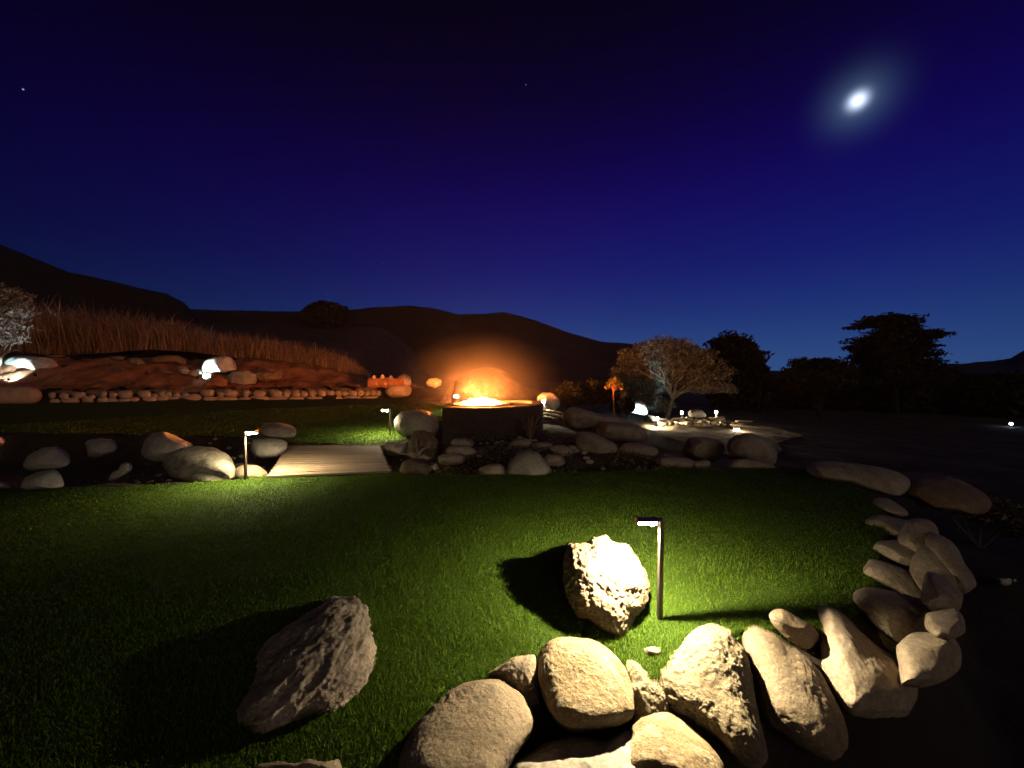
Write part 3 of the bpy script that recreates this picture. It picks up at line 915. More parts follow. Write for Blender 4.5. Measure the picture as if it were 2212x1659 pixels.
rock(E(24, 855, 66, 19, -1, 33, 4, .05), wall_D(25), .45, 4, 'red', .03, parent=wall, name='stone')
for k, (x, rx, ry) in enumerate(row_bot):
    yb = base_y(x)
    rock(E(x, yb - ry, rx * 1.05, ry * 1.05, RNG.uniform(-3, 3), 50 + k, 3.2, .14), wall_D(x) + .05, .22, 3, 'red', .03, parent=wall, name='stone')
for k, (x, rx, ry) in enumerate(row_top):
    yb = base_y(x) - (9.5 if x < 560 else 7.5)
    rock(E(x + RNG.uniform(-1, 1), yb - ry * RNG.uniform(.8, 1.05), rx * 1.02, ry, RNG.uniform(-9, 9), 90 + k, 2.6, .2), wall_D(x) + .12, .24, 3, 'red', .04, parent=wall, name='stone')
back = [(138, 852), (210, 850), (258, 852), (300, 852), (340, 850), (380, 850), (420, 848), (470, 850), (520, 850), (580, 850), (630, 850), (685, 848), (740, 848), (790, 846)]
for k, (x, y) in enumerate(back):
    rock(E(x, y + 1, 26, 11, 0, 130 + k, 3.2, .1), wall_D(x) + .42, .22, 3, 'brown', .03, parent=wall, name='stone')

rock(E(859, 845, 30, 14, -2, 141, 2.6, .08), 19.3, .5, 5, 'red', .03, 'grain', label='large rounded boulder at the right end of the low stone wall')
rock(zoom(600, 1300, 2.212, [(1975, 250), (2025, 220), (2075, 245), (2088, 300), (2070, 335), (2000, 330), (1960, 300)]), 19.6, .4, 4, 'red', .03, label='angular block standing behind the right end of the red log')

# boulders and debris on the bank
def zc(pts): return zoom(0, 1300, 2.765, pts)
def zd(pts): return zoom(600, 1300, 2.212, pts)
rock(zc([(0, 150), (60, 115), (200, 95), (400, 110), (540, 130), (620, 190), (640, 250), (600, 300), (420, 310), (250, 315), (100, 285), (10, 220)]), 20.0, .6, 6, 'white', .05, 'smooth', 501,
     label='big smooth boulder at the far left lit icy white by a ground spotlight')
rock(zc([(-120, 330), (-60, 300), (60, 295), (180, 315), (240, 325), (160, 345), (20, 370), (-100, 375)]), 19.4, .35, 5, 'white', .05, 'craggy', 505, label='flat slab lit icy white under the big smooth boulder at the far left')
rock(zd([(338, 215), (345, 160), (380, 105), (450, 85), (550, 78), (610, 100), (650, 160), (668, 192), (600, 195), (530, 215), (430, 222)]), 20.3, .5, 6, 'white', .03, 'smooth', 511,
     label='half-lit boulder on the bank, blue-white on its left side and orange on its right')
debris = [
    ([(400, 290), (420, 260), (470, 250), (530, 265), (572, 290), (560, 325), (470, 335), (410, 325)], 19.4, .25, 'rust', 'rust-orange stone beneath the half-lit boulder'),
    ([(358, 330), (372, 295), (395, 285), (430, 310), (440, 335), (380, 342)], 19.3, .2, 'rust', 'small pointed rust stone left of the rust-orange one'),
    ([(560, 230), (600, 205), (690, 200), (715, 190), (750, 215), (800, 230), (820, 280), (760, 325), (600, 325), (565, 280)], 19.8, .3, 'grey', 'ragged grey slab right below the half-lit boulder'),
    ([(760, 215), (900, 205), (1010, 205), (1025, 235), (1000, 265), (900, 285), (800, 290)], 19.9, .25, 'brown', 'long low slab running right from the ragged grey one'),
    ([(355, 225), (440, 222), (450, 240), (420, 262), (370, 270), (350, 250)], 19.7, .15, 'white', 'pale chip directly under the left side of the half-lit boulder'),
    ([(250, 200), (320, 185), (350, 200), (345, 230), (290, 245), (230, 235)], 19.9, .2, 'grey', 'greenish-lit rubble stone left of the half-lit boulder'),
    ([(150, 165), (215, 170), (250, 200), (240, 230), (180, 225), (150, 200)], 20.0, .2, 'grey', 'dark rubble stone farthest left of the half-lit boulder'),
]
for k, (pts, D, T, mt, lab) in enumerate(debris):
    rock(zd(pts), D, T, 5, mt, .08, 'craggy', 520 + k * 3, name='stone', label=lab, cat='stone', group='rubble on the bank round the half-lit boulder')
out_c = [
    ([(430, 95), (560, 80), (690, 85), (680, 105), (560, 112), (450, 112)], 21.2, .3, 'brown', 'thin flat rock at the bank top right of the icy white boulder'),
    ([(1100, 105), (1250, 95), (1330, 110), (1300, 145), (1180, 135)], 21.4, .3, 'brown', 'low ragged rock at the bank top left of the pale knob'),
    ([(1310, 150), (1360, 115), (1450, 120), (1500, 160), (1505, 225), (1460, 225), (1420, 185), (1340, 180)], 21.0, .3, 'tan', 'pale drooping knob of rock at the top of the bank'),
    ([(1520, 120), (1700, 95), (1850, 90), (1930, 130), (1960, 200), (1900, 190), (1820, 150), (1650, 170), (1530, 165)], 21.0, .35, 'brown', 'long dark outcrop at the top of the bank left of the half-lit boulder'),
    ([(1050, 240), (1250, 225), (1420, 260), (1350, 300), (1150, 300)], 20.2, .25, 'brown', 'earth-coloured rock half buried in the middle of the bank'),
    ([(1600, 250), (1700, 235), (1800, 265), (1780, 280), (1660, 275)], 20.2, .2, 'brown', 'earth-coloured rock half buried just left of the rubble'),
]
for k, (pts, D, T, mt, lab) in enumerate(out_c):
    rock(zc(pts), D, T, 5, mt, .06, 'craggy', 560 + k * 3, name='stone', label=lab, cat='stone', group='outcrops on the bank')

# red log lying on the wall end
lg = empty('log', P(838, 838, 19.2), 'thick reddish log with knobs lying behind the right end of the low wall', 'log')
a, b = P(797, 827, 19.2), P(874, 826, 19.4)
mb = MB()
pts_ = [a.lerp(b, t) for t in np.linspace(0, 1, 10)]
mb.tube(pts_, [.26 + .03 * math.sin(i * 1.7) for i in range(10)], 16)
o = mb.build('trunk', M['bark_red'], lg, smooth=False); o.location = -lg.location
for t, dz in ((.15, .27), (.38, .30), (.62, .26)):
    c = a.lerp(b, t)
    o = MB().tube([c + Vector((0, -.05, dz - .1)), c + Vector((0.03, -.08, dz + .06)), c + Vector((.05, -.1, dz + .12))], [.12, .09, .04], 8).build('knob', M['red'], lg, smooth=True)
    o.location = -lg.location
for t in (.25, .5):
    c = a.lerp(b, t)
    o = MB().tube([c + Vector((0, -.18, -.05)), c + Vector((.02, -.32, -.06))], [.10, .07], 8).build('knob', M['red'], lg, smooth=True)
    o.location = -lg.location


# ------------------------------------------------------------------ far stone wall and terrace at the right
def ze(pts): return zoom(2240, 1440, 3.352, pts)
fw = empty('stone_wall', P(1500, 925, 20.5), 'small curved dry-stone wall under the distant lamps at the right', 'stone wall')
FW = [  # x, y, rx, ry, rot in the enlarged view
    (800, 445, 85, 22, 5), (1020, 445, 90, 20, 0), (1160, 440, 50, 25, 5), (1240, 455, 32, 22, 10), (1340, 455, 40, 22, 20), (1440, 440, 60, 22, 5), (1540, 445, 65, 30, -8), (1645, 500, 32, 38, 10),
    (820, 505, 70, 36, 8), (930, 500, 38, 30, 0), (1030, 540, 60, 45, 20), (975, 585, 36, 30, 10), (1180, 495, 50, 26, -10), (1165, 550, 48, 32, 30), (1250, 540, 55, 50, 0), (1330, 525, 45, 45, 0), (1390, 510, 38, 30, 0),
    (1470, 500, 55, 45, -10), (1400, 560, 50, 30, 0), (1500, 555, 55, 28, 5), (1570, 520, 28, 40, -20), (1590, 480, 26, 26, 0), (1310, 575, 45, 20, 0), (1690, 545, 40, 16, 0), (1120, 590, 45, 18, 0), (890, 555, 50, 25, 10)]
for k, (x, y, rx, ry, rot) in enumerate(FW):
    c = ze([(x, y)])[0]
    s = 2212 / 3840 / 3.352
    rock(E(c[0], c[1], rx * s * 1.05, ry * s * 1.1, rot, 600 + k, 2.6, .15), 20.6 - (y - 440) / 170 * .5, .28, 3, 'tan', .04, parent=fw, name='stone')
rock(ze([(1130, 380), (1160, 335), (1230, 315), (1310, 330), (1365, 375), (1375, 410), (1300, 425), (1180, 420)]), 20.7, .4, 5, 'grey', .03, 'grain', 700, label='domed grey boulder between two lamps on top of the distant wall')
rock(ze([(405, 310), (420, 255), (470, 222), (540, 218), (595, 250), (625, 310), (635, 365), (610, 392), (540, 380), (450, 365), (415, 345)]), 20.6, .5, 6, 'white', .05, 'smooth', 710,
     label='egg-shaped boulder lit turquoise under the oak tree')
rock(ze([(625, 380), (700, 395), (760, 425), (900, 440), (860, 460), (760, 462), (690, 468), (660, 440)]), 20.4, .3, 4, 'white', .05, 'craggy', 713, name='stone', cat='stone', label='flat turquoise-lit slab trailing right from the egg-shaped boulder')
for k, (x0, y0, x1, y1, D) in enumerate([(1700, 468, 2000, 474, 21), (1650, 520, 1840, 530, 19.5)]):
    c = ze([((x0 + x1) / 2, (y0 + y1) / 2)])[0]
    rock(E(c[0], c[1], (x1 - x0) / 2 * .172, 2.2, 1, 720 + k, 3), D, .35, 4, 'tan', .03, name='stone', cat='stone',
         label=['longer upper flat slab right of the distant stone wall', 'shorter lower flat slab right of the distant stone wall'][k])
# rubble ledge under the lamp by the tall rounded boulder
led = empty('stone_wall', P(1193, 905, 11.0), 'short pale rubble wall below the lamp right of the fire pit', 'stone wall')
for k in range(16):
    x = 1178 + 34 * ((k % 6) / 5) ; y = 888 + (k // 6) * 7 + (k % 6) * 1.2
    rock(E(x, y, 5.5 + RNG.uniform(0, 2), 4.2, RNG.uniform(-10, 10), 740 + k, 2.6, .15), 11.2 - (k // 6) * .15, .16, 3, 'pale', .04, parent=led, name='stone')

# ------------------------------------------------------------------ fire pit
FC = P(1040, 871, 9.5)     # centre of its rim
FC_z = FC.z
fx, fy = FC.x, FC.y
pit = empty('fire_pit', (fx, fy, 0), 'round dark concrete fire pit table with flames on top', 'fire pit')


def lathe(prof, n=64):
    vs, fs = [], []
    for r, z in prof:
        for k in range(n):
            t = 2 * math.pi * k / n
            vs.append((r * math.cos(t), r * math.sin(t), z))
    for i in range(len(prof) - 1):
        for k in range(n):
            fs.append((i * n + k, i * n + (k + 1) % n, (i + 1) * n + (k + 1) % n, (i + 1) * n + k))
    me = bpy.data.meshes.new('lathe'); me.from_pydata(vs, [], fs); me.update()
    return me


h = FC_z
o = link('drum', lathe([(.001, -.1), (.60, -.1), (.64, .12), (.66, h - .09), (.64, h - .07), (.001, h - .07)]), M['drum'], pit)
o = link('rim', lathe([(.44, h - .085), (.44, h - .005), (.46, h), (.72, h + .0), (.735, h - .01), (.735, h - .05), (.72, h - .065), (.6, h - .068)]), M['seat'], pit)
o = link('fire_bed', lathe([(.001, h - .03), (.2, h - .035), (.435, h - .045)]), M['ember'], pit)


def flame_mat():
    m = bpy.data.materials.new('flame')
    m.use_nodes = True
    n = m.node_tree.nodes; l = m.node_tree.links
    n.clear()
    o = n.new('ShaderNodeOutputMaterial'); e = n.new('ShaderNodeEmission')
    tcx = n.new('ShaderNodeTexCoord'); sp = n.new('ShaderNodeSeparateXYZ')
    l.new(tcx.outputs['Object'], sp.inputs[0])
    l.new(cramp(n, l, mathn(n, l, 'MULTIPLY', sp.outputs['Z'], 3.2), [(0.0, (1.0, 0.29, 0.060)), (0.5, (1.0, 0.25, 0.045)), (1.0, (1.0, 0.20, 0.03))]), e.inputs['Color'])
    e.inputs['Strength'].default_value = 8500
    l.new(e.outputs[0], o.inputs['Surface'])
    return m


M['flame'] = flame_mat()
nf = 15
for k in range(nf):
    t = k / (nf - 1) * 2 - 1
    x = t * .42; y = RNG.uniform(-.16, .16) * (1 - t * t)
    hh = (.05 + .12 * (1 - abs(t) ** 1.6)) * RNG.uniform(.75, 1.15)
    r = .065 * RNG.uniform(.8, 1.15)
    mb = MB()
    sway = RNG.uniform(-.04, .04)
    mb.tube([(0, 0, 0), (sway * .2, 0, hh * .2), (sway * .5, .01, hh * .5), (sway, .0, hh * .8), (sway * 1.4, 0, hh)], [r * .6, r, r * .75, r * .35, .002], 10)
    mb.build('flame', M['flame'], pit, (x, y, h - .02), smooth=True)
# curved seat wall round the back and right of the fire
def arc_wall(a0, a1, r0, r1, z0, ztop, n=40):
    vs, fs = [], []
    for i in range(n + 1):
        t = a0 + (a1 - a0) * i / n
        zt = ztop(i / n)
        for r, z in ((r0, z0), (r0, zt - .02), (r0 + .02, zt), (r1 - .02, zt), (r1, zt - .02), (r1, z0)):
            vs.append((r * math.cos(t), r * math.sin(t), z))
    for i in range(n):
        for k in range(5):
            q = i * 6
            fs.append((q + k, q + k + 1, q + 6 + k + 1, q + 6 + k))
    fs.append((0, 1, 2, 3, 4, 5)); fs.append(tuple(n * 6 + k for k in (5, 4, 3, 2, 1, 0)))
    me = bpy.data.meshes.new('arc'); me.from_pydata(vs, [], fs); me.update()
    return me


sw = link('seat_wall', arc_wall(R(-118), R(104), 1.30, 1.58, -.4, lambda t: .69 if t < .55 else .69 - .10 * (t - .55) / .45, 64), M['drum'], None, (fx, fy, 0), smooth=False)
tag(sw, 'dark curved seat wall wrapping the front and right of the fire pit', 'seat wall')
for v in ():
    pass

# ------------------------------------------------------------------ bridge
b00, b10 = G(578, 1028, .05), G(846, 1017, .05)
b01, b11 = G(623, 962, .05), G(821, 962, .05)
bc = (b00 + b10 + b01 + b11) / 4
bridge = empty('footbridge', (bc.x, bc.y, 0), 'small flat wooden plank bridge over the dry creek', 'bridge')
NP = 15
for k in range(NP):
    t0, t1 = k / NP, (k + 1) / NP
    p0, p1 = b00.lerp(b01, t0), b10.lerp(b11, t0)
    q0, q1 = b00.lerp(b01, t1), b10.lerp(b11, t1)
    g = .009
    mid = (p0 + p1 + q0 + q1) / 4
    hw = ((p1 - p0).length + (q1 - q0).length) / 4 + RNG.uniform(-.008, .008)
    hd = abs(((q0 + q1) / 2 - (p0 + p1) / 2).y) / 2 - g
    ang = math.atan2((p1 - p0).y, (p1 - p0).x) * (1 - t0)
    mb = MB().box((-hw, -hd, -.035), (hw, hd, 0), bev=.005)
    o = mb.build('plank', M['wood'], bridge, mid - Vector((bc.x, bc.y, 0)) + Vector((0, 0, RNG.uniform(-.003, .003))))
    o.rotation_euler = (0, 0, ang)
for s in (0.06, 0.94):
    p, q = b00.lerp(b10, s), b01.lerp(b11, s)
    o = MB().tube([p + Vector((0, .1, -.12)), q + Vector((0, -.05, -.12))], .07, 4).build('beam', M['wood'], bridge)
    o.location = -bridge.location


# ------------------------------------------------------------------ path lamps
G_L = 'path lights of the garden'


def lamp(base, hgt, head_dir, energy, label, scale=1.0, color=(1.0, 0.83, 0.53), lens_h=.0115, blend=1.0):
    t = empty('path_lamp', base, label, 'lamp', G_L)
    t.rotation_euler = (0, 0, math.atan2(head_dir[1], head_dir[0]))
    w = .013 * scale
    MB().box((-w, -w, -.1), (w, w, hgt), bev=.002).build('post', M['metal'], t)
    hd = MB()
    hd.box((w * .8, -.030 * scale, hgt - .008), (.150 * scale, .030 * scale, hgt + .0), bev=.002)
    hd.box((.150 * scale, -.030 * scale, hgt - .026), (.154 * scale, .030 * scale, hgt + .016))
    hd.build('lamp_head', M['metal'], t)
    MB().box((.035 * scale, -.024 * scale, hgt - .0085 - lens_h), (.146 * scale, .024 * scale, hgt - .0085)).build('lens', M['led'], t)
    link('bulb', fast_mesh('bulb', ico(3)[0] * .0145 * scale, ico(3)[1]), M['led'], t, (.055 * scale, 0, hgt - .0085 - lens_h - .004))
    l = bpy.data.lights.new('lamp_light', 'SPOT')
    l.energy = energy; l.color = color; l.shadow_soft_size = .012
    l.spot_size = R(176); l.spot_blend = blend
    lo = bpy.data.objects.new('lamp_light', l); lo.location = (.112 * scale, 0, hgt - .022 - lens_h); lo.parent = t
    COL.objects.link(lo)
    return t


L1 = G(1425, 1343)
lamp(L1, .625, (-1, -.05), 275.0, 'nearest path lamp on a slim post beside the tall pale craggy boulder', 1.0, lens_h=.018, blend=.52)
lamp(G(531, 1037), .68, (1, -.1), 190, 'path lamp at the left corner of the plank bridge beside the dark-veined boulder', 1.15, lens_h=.03, blend=.8)
lamp(G(843, 942), .62, (-1, -.1), 170, 'path lamp on the far lawn left of the large angular pale boulder', 1.2, lens_h=.04, blend=.7)
lamp(Vector((P(992, 855, 13.2).x, 13.2, 0)), .62, (-1, -.3), 110, 'distant path lamp on the lawn just left of the fire pit', 1.3, lens_h=.07)
p5 = P(1176, 862, 11.4)
lamp(Vector((p5.x, p5.y, p5.z - .62)), .62, (-.4, -1), 80, 'path lamp in front of the tall rounded boulder right of the fire pit', 1.3, lens_h=.10, blend=.6)
for (x, y, D, lab) in [(1420, 899, 20.0, 'distant path lamp beside the turquoise-lit boulder, leftmost of three under the oak'),
                       (1472, 887, 21.2, 'distant path lamp on top of the far stone wall, middle one of three'),
                       (1546, 886, 21.2, 'distant path lamp on top of the far stone wall, rightmost of three')]:
    p = P(x, y, D)
    lamp(Vector((p.x, p.y, p.z - .62)), .62, (-.3, -1), 330, lab, 1.7, lens_h=.16, blend=.6)
# terrace earth under the two lamps on the wall
p = P(1591, 929, 18.6)
lt = empty('lantern', (p.x, p.y, p.z - .18), 'small square lit lantern on the gravel right of the far stone wall', 'lantern')
MB().box((-.1, -.08, .02), (.1, .08, .26)).build('lit_box', M['led'], lt)
MB().box((-.13, -.1, .262), (.13, .1, .29)).build('lid', M['metal'], lt)
MB().box((-.13, -.1, -.1), (.13, .1, .018)).build('base', M['metal'], lt)
l = bpy.data.lights.new('lantern_light', 'POINT'); l.energy = 60; l.color = (1, .8, .55); l.shadow_soft_size = .05
lo = bpy.data.objects.new('lantern_light', l); lo.location = (0, -.25, .3); lo.parent = lt; COL.objects.link(lo)
p = P(2184, 916, 26)
fl = empty('garden_light', (p.x, p.y, p.z - .6), 'tiny bluish distant light on a post in the dark at the far right', 'lamp')
MB().tube([(0, 0, -.3), (0, 0, .56)], .03, 6).build('post', M['metal'], fl)
link('globe', fast_mesh('globe', ico(3)[0] * .085, ico(3)[1]), M['led_cool'], fl, (0, 0, .62))


def spot(loc, target, energy, color, label, size=R(60)):
    loc = Vector(loc); loc.z = max(loc.z, gh(loc.x, loc.y) + (.34 if loc.x < -6 else .12))
    t = empty('ground_spotlight', loc, label, 'spotlight', 'cool ground spotlights')
    dirv = (Vector(target) - Vector(loc)).normalized()
    q = dirv.to_track_quat('-Z', 'Y')
    o = MB().tube([(0, 0, .14), (0, 0, .0)], [.05, .065], 10).build('housing', M['metal'], t); o.rotation_euler = q.to_euler()
    o = MB().tube([(0, 0, -.002), (0, 0, -.008)], [.05, .05], 10).build('lens', M['led_cool'], t); o.rotation_euler = q.to_euler()
    l = bpy.data.lights.new('spot_light', 'SPOT'); l.energy = energy; l.color = color; l.spot_size = size; l.spot_blend = .5; l.shadow_soft_size = .04
    lo = bpy.data.objects.new('spot_light', l); lo.rotation_euler = q.to_euler(); lo.location = dirv * .03; lo.parent = t; COL.objects.link(lo)


COOL = (.62, .95, 1.0)
pA = P(50, 833, 18.9)
spot(P(20, 828, 18.0), P(48, 802, 20.0), 1700, COOL, 'cool spotlight at the foot of the icy white boulder', R(56))
spot(P(428, 815, 19.1), P(466, 796, 20.3), 700, COOL, 'cool spotlight left below the half-lit boulder', R(70))
spot(P(1392, 905, 19.6), P(1378, 882, 20.6), 900, (.5, .92, 1.0), 'cool spotlight in front of the egg-shaped boulder under the oak', R(80))
spot(P(75, 808, 17.6), P(8, 690, 19.0), 420, (.9, .95, 1.0), 'cool spotlight aimed up at the tree on the far left', R(42))


# ------------------------------------------------------------------ vegetation
def leaves(centers, size, flat=0.0, aspect=1.6):
    """small leaf quads (two triangles) at the given centres"""
    n = len(centers)
    a = RNG.normal(size=(n, 3)); a[:, 2] *= (1 - flat); a /= np.linalg.norm(a, axis=1, keepdims=True) + 1e-9
    b = RNG.normal(size=(n, 3)); b[:, 2] *= (1 - flat)
    b -= (a * b).sum(1, keepdims=True) * a; b /= np.linalg.norm(b, axis=1, keepdims=True) + 1e-9
    s = (size * RNG.uniform(.6, 1.3, n))[:, None] if np.isscalar(size) else (size * RNG.uniform(.6, 1.3, n))[:, None]
    c = centers
    V = np.stack([c - a * s * aspect, c - b * s * .6, c + a * s * aspect, c + b * s * .6], 1).reshape(-1, 3)
    i = np.arange(n)[:, None] * 4
    return V, np.hstack([i, i + 1, i + 2, i + 3])


def clumps(cl, n, fuzz=.25):
    """points in ellipsoids (x, y, z, rx, ry, rz), more near their surface, in sub-clumps"""
    cl = np.array(cl, float)
    w = cl[:, 3] * cl[:, 5]; w /= w.sum()
    k = RNG.choice(len(cl), n, p=w)
    d = RNG.normal(size=(n, 3)); d /= np.linalg.norm(d, axis=1, keepdims=True)
    r = RNG.uniform(0.25, 1, n) ** .5
    lump = np.array([noise.noise(Vector((v[0] * 2.4 + kk * 5.1, v[1] * 2.4, v[2] * 2.4))) for v, kk in zip(d, k)])
    r = r * (1 + fuzz * 1.8 * lump)
    return cl[k, :3] + d * r[:, None] * cl[k, 3:6]


def branchy(root, ends, r0, mid_noise=.12, sides=7, fork=None):
    mb = MB()
    root = Vector(root)
    fork = Vector(fork) if fork is not None else None
    if fork is not None:
        mb.tube([root, root.lerp(fork, .5) + Vector((.03, 0, 0)), fork], [r0, r0 * .85, r0 * .7], sides)
    s0 = fork if fork is not None else root
    for e in ends:
        e = Vector(e)
        L = (e - s0).length
        pts = []
        rad = []
        for i in range(7):
            t = i / 6
            p = s0.lerp(e, t)
            p.z += L * .12 * math.sin(t * math.pi)
            if 0 < i: p += Vector((noise.noise(p * 2.3), noise.noise(p * 2.3 + Vector((9, 0, 0))), noise.noise(p * 2.3 + Vector((0, 9, 0))))) * L * mid_noise
            pts.append(p); rad.append(r0 * .6 * (1 - t * .85))
        mb.tube(pts, rad, sides - 1)
        for j in range(3):
            a = pts[2 + j]
            dirv = (pts[3 + j] - a).normalized()
            side = Vector((RNG.normal(), RNG.normal(), RNG.normal() + .6)).normalized()
            q = a + (dirv * .7 + side * .8).normalized() * L * .35
            mb.tube([a, a.lerp(q, .5) + Vector((0, 0, .04 * L)), q], [rad[2 + j] * .7, rad[2 + j] * .4, rad[2 + j] * .12], 4)
    return mb


def tree_px(name, label, D, clump_px, n, leaf, root_px, mat, bark='bark', ends=None, trunk_r=.15, cat='tree', group=None, depth=.8, fuzz=.25, flat=0., fork=None, aspect=1.6, limbs=0.):
    root = P(root_px[0], root_px[1], D)
    root.z = min(root.z, gh(root.x, root.y) + .05) if abs(gh(root.x, root.y) - root.z) < 1.5 else root.z
    t = empty(name, root, label, cat, group)
    cl = []
    for (x, y, rx, ry) in clump_px:
        c = P(x, y, D + RNG.uniform(-.3, .3) * rx * D / F)
        cl.append((c.x, c.y, c.z, rx * D / F, max(rx, ry) * depth * D / F, ry * D / F))
    C = clumps(cl, n, fuzz)
    V, Qd = leaves(C, leaf, flat, aspect)
    link('crown', fast_mesh('crown', V - np.array(root), Qd), M[mat], t, (0, 0, 0), smooth=False)
    if mat == 'leaf_dark': bark = 'bark_dark'
    if ends is None:
        ends = [P(x, y, D) for x, y, _, _ in clump_px[:9]]
    fk = P(fork[0], fork[1], D) if fork else None
    o = branchy(root, [e if isinstance(e, Vector) else P(e[0], e[1], D + limbs + RNG.uniform(-.5, .5)) for e in ends], trunk_r, fork=fk).build('trunk', M[bark], t, smooth=True)
    o.location = -root
    return t


# oak, lit from below by the lamps
tree_px('oak_tree', 'broad grey-leaved oak with bare twisting limbs behind the turquoise-lit boulder', 24,
        [(1440, 752, 60, 22), (1380, 775, 45, 26), (1350, 815, 34, 24), (1430, 790, 70, 30), (1500, 775, 50, 25), (1540, 805, 40, 22), (1480, 815, 60, 22), (1400, 830, 42, 22), (1545, 835, 36, 12), (1395, 862, 26, 22),
         (1575, 842, 18, 8), (1425, 875, 30, 16), (1508, 838, 34, 12)],
        30000, .065, (1440, 893), 'leaf_oak', limbs=-1.3, ends=[(1420, 790), (1450, 765), (1480, 800), (1520, 815), (1540, 835), (1500, 835), (1400, 800), (1560, 840), (1370, 800), (1440, 815), (1475, 780)], trunk_r=.17, fork=(1452, 862), fuzz=.35)
tree_px('tree', 'dark rounded tree standing right behind the oak', 32,
        [(1580, 760, 50, 38), (1610, 790, 45, 40), (1550, 790, 35, 35), (1625, 830, 35, 30), (1590, 850, 55, 35), (1640, 860, 30, 30)],
        12000, .16, (1590, 900), 'leaf_dark', trunk_r=.3, fuzz=.3)
# pine with flat layered boughs
tree_px('pine_tree', 'tall black pine with flat layered boughs against the blue sky at the right', 34,
        [(1925, 690, 48, 10), (1890, 702, 34, 7), (1940, 705, 38, 14), (1925, 725, 40, 16), (1985, 722, 36, 10), (2015, 722, 28, 8), (1900, 740, 52, 14), (1975, 745, 42, 12), (1860, 752, 34, 5), (1915, 765, 60, 18),
         (1995, 765, 34, 6), (1870, 775, 30, 9), (1975, 785, 55, 12), (1905, 795, 60, 16), (1950, 815, 90, 20), (1880, 820, 60, 18), (1845, 708, 20, 3), (2010, 797, 22, 4)],
        36000, .12, (1935, 900), 'leaf_dark', ends=[(1925, 690), (1985, 722), (1870, 750), (1860, 705), (2010, 722), (1990, 765), (1870, 780), (1940, 740)], trunk_r=.3, depth=.7, fuzz=.55, flat=.35, fork=(1930, 800))
tree_px('tree', 'wispy low tree with trailing twigs left of the black pine', 30,
        [(1760, 795, 35, 15), (1730, 785, 22, 9), (1790, 790, 35, 14), (1720, 805, 25, 12), (1800, 815, 45, 25), (1745, 830, 45, 28), (1775, 780, 18, 6)],
        9000, .12, (1770, 900), 'leaf_dark', trunk_r=.15, fuzz=.6)
tree_px('tree', 'round dark tree on the skyline above the reeds', 60,
        [(703, 672, 40, 20), (725, 675, 28, 16), (678, 678, 24, 18), (700, 690, 52, 14)], 9000, .25, (703, 730), 'leaf_dark', trunk_r=.4, fuzz=.12)
tree_px('tree', 'silver-leaved tree cut by the left picture edge above the bank', 19,
        [(20, 645, 26, 22), (45, 665, 20, 18), (10, 680, 24, 20), (30, 705, 24, 18), (-20, 690, 30, 40), (40, 730, 15, 10), (5, 735, 20, 12)], 9000, .07, (-10, 800), 'leaf_pale', trunk_r=.12, fuzz=.6)
for k, (x0, x1, yt, D, lab) in enumerate([(1640, 1760, 822, 40, 'leftmost dark bush of the black tree line right of the oak'), (1740, 1880, 815, 38, 'dark bush in the black tree line below the wispy tree'),
                                          (1860, 2010, 822, 36, 'dark bush in the black tree line beneath the pine'), (1990, 2120, 812, 36, 'dark bush right of the pine in the black tree line'), (2100, 2260, 808, 33, 'rightmost dark bush cut by the right picture edge')]):
    cx_ = (x0 + x1) / 2; w = (x1 - x0) / 2
    tree_px('bush', lab, D, [(cx_, yt + 30, w, 30), (cx_ - w * .5, yt + 25, w * .6, 22), (cx_ + w * .5, yt + 28, w * .6, 24), (cx_, yt + 65, w * 1.05, 40)], 5000, .2, (cx_, 900), 'leaf_dark', trunk_r=.1, cat='bush', group='dark bushes of the tree line')
for k, (x, y, rx, ry, D, lab) in enumerate([(1230, 850, 34, 24, 17, 'dark shrub behind the tall rounded boulder right of the fire pit'), (1285, 848, 34, 26, 18, 'dark shrub just left of the thin sapling'),
                                            (1345, 872, 22, 18, 17, 'small dark shrub right of the thin sapling')]):
    tree_px('shrub', lab, D, [(x, y, rx, ry), (x - rx * .5, y + 8, rx * .6, ry * .7), (x + rx * .5, y + 6, rx * .6, ry * .7)], 3500, .07, (x, y + ry + 10), 'leaf_dark', trunk_r=.04, cat='shrub', group='dark shrubs right of the fire')
tree_px('sapling', 'thin young tree with sparse golden leaf clusters right of the ledge boulder', 13,
        [(1318, 827, 7, 6), (1328, 822, 7, 5), (1338, 828, 7, 5), (1312, 836, 6, 5), (1326, 836, 8, 5), (1341, 838, 6, 4)], 420, .035, (1325, 897), 'leaf_gold', bark='bark_red',
        ends=[(1318, 828), (1338, 829), (1313, 836), (1341, 838), (1328, 823)], trunk_r=.032, fork=(1325, 846), cat='tree', fuzz=.3)
tree_px('shrub', 'small pale-leaved shrub between the sapling and the turquoise-lit boulder', 16, [(1350, 852, 9, 5), (1343, 858, 6, 4), (1340, 872, 7, 8)], 260, .04, (1345, 890), 'leaf_oak', trunk_r=.02, cat='shrub')
tree_px('bush', 'dark reddish leafy bush behind the boulders at the far right', 6.2, [(2060, 1085, 60, 22), (2130, 1105, 60, 30), (2190, 1125, 50, 35), (2000, 1072, 40, 12)], 5000, .03, (2120, 1200), 'cover', trunk_r=.03, cat='bush')


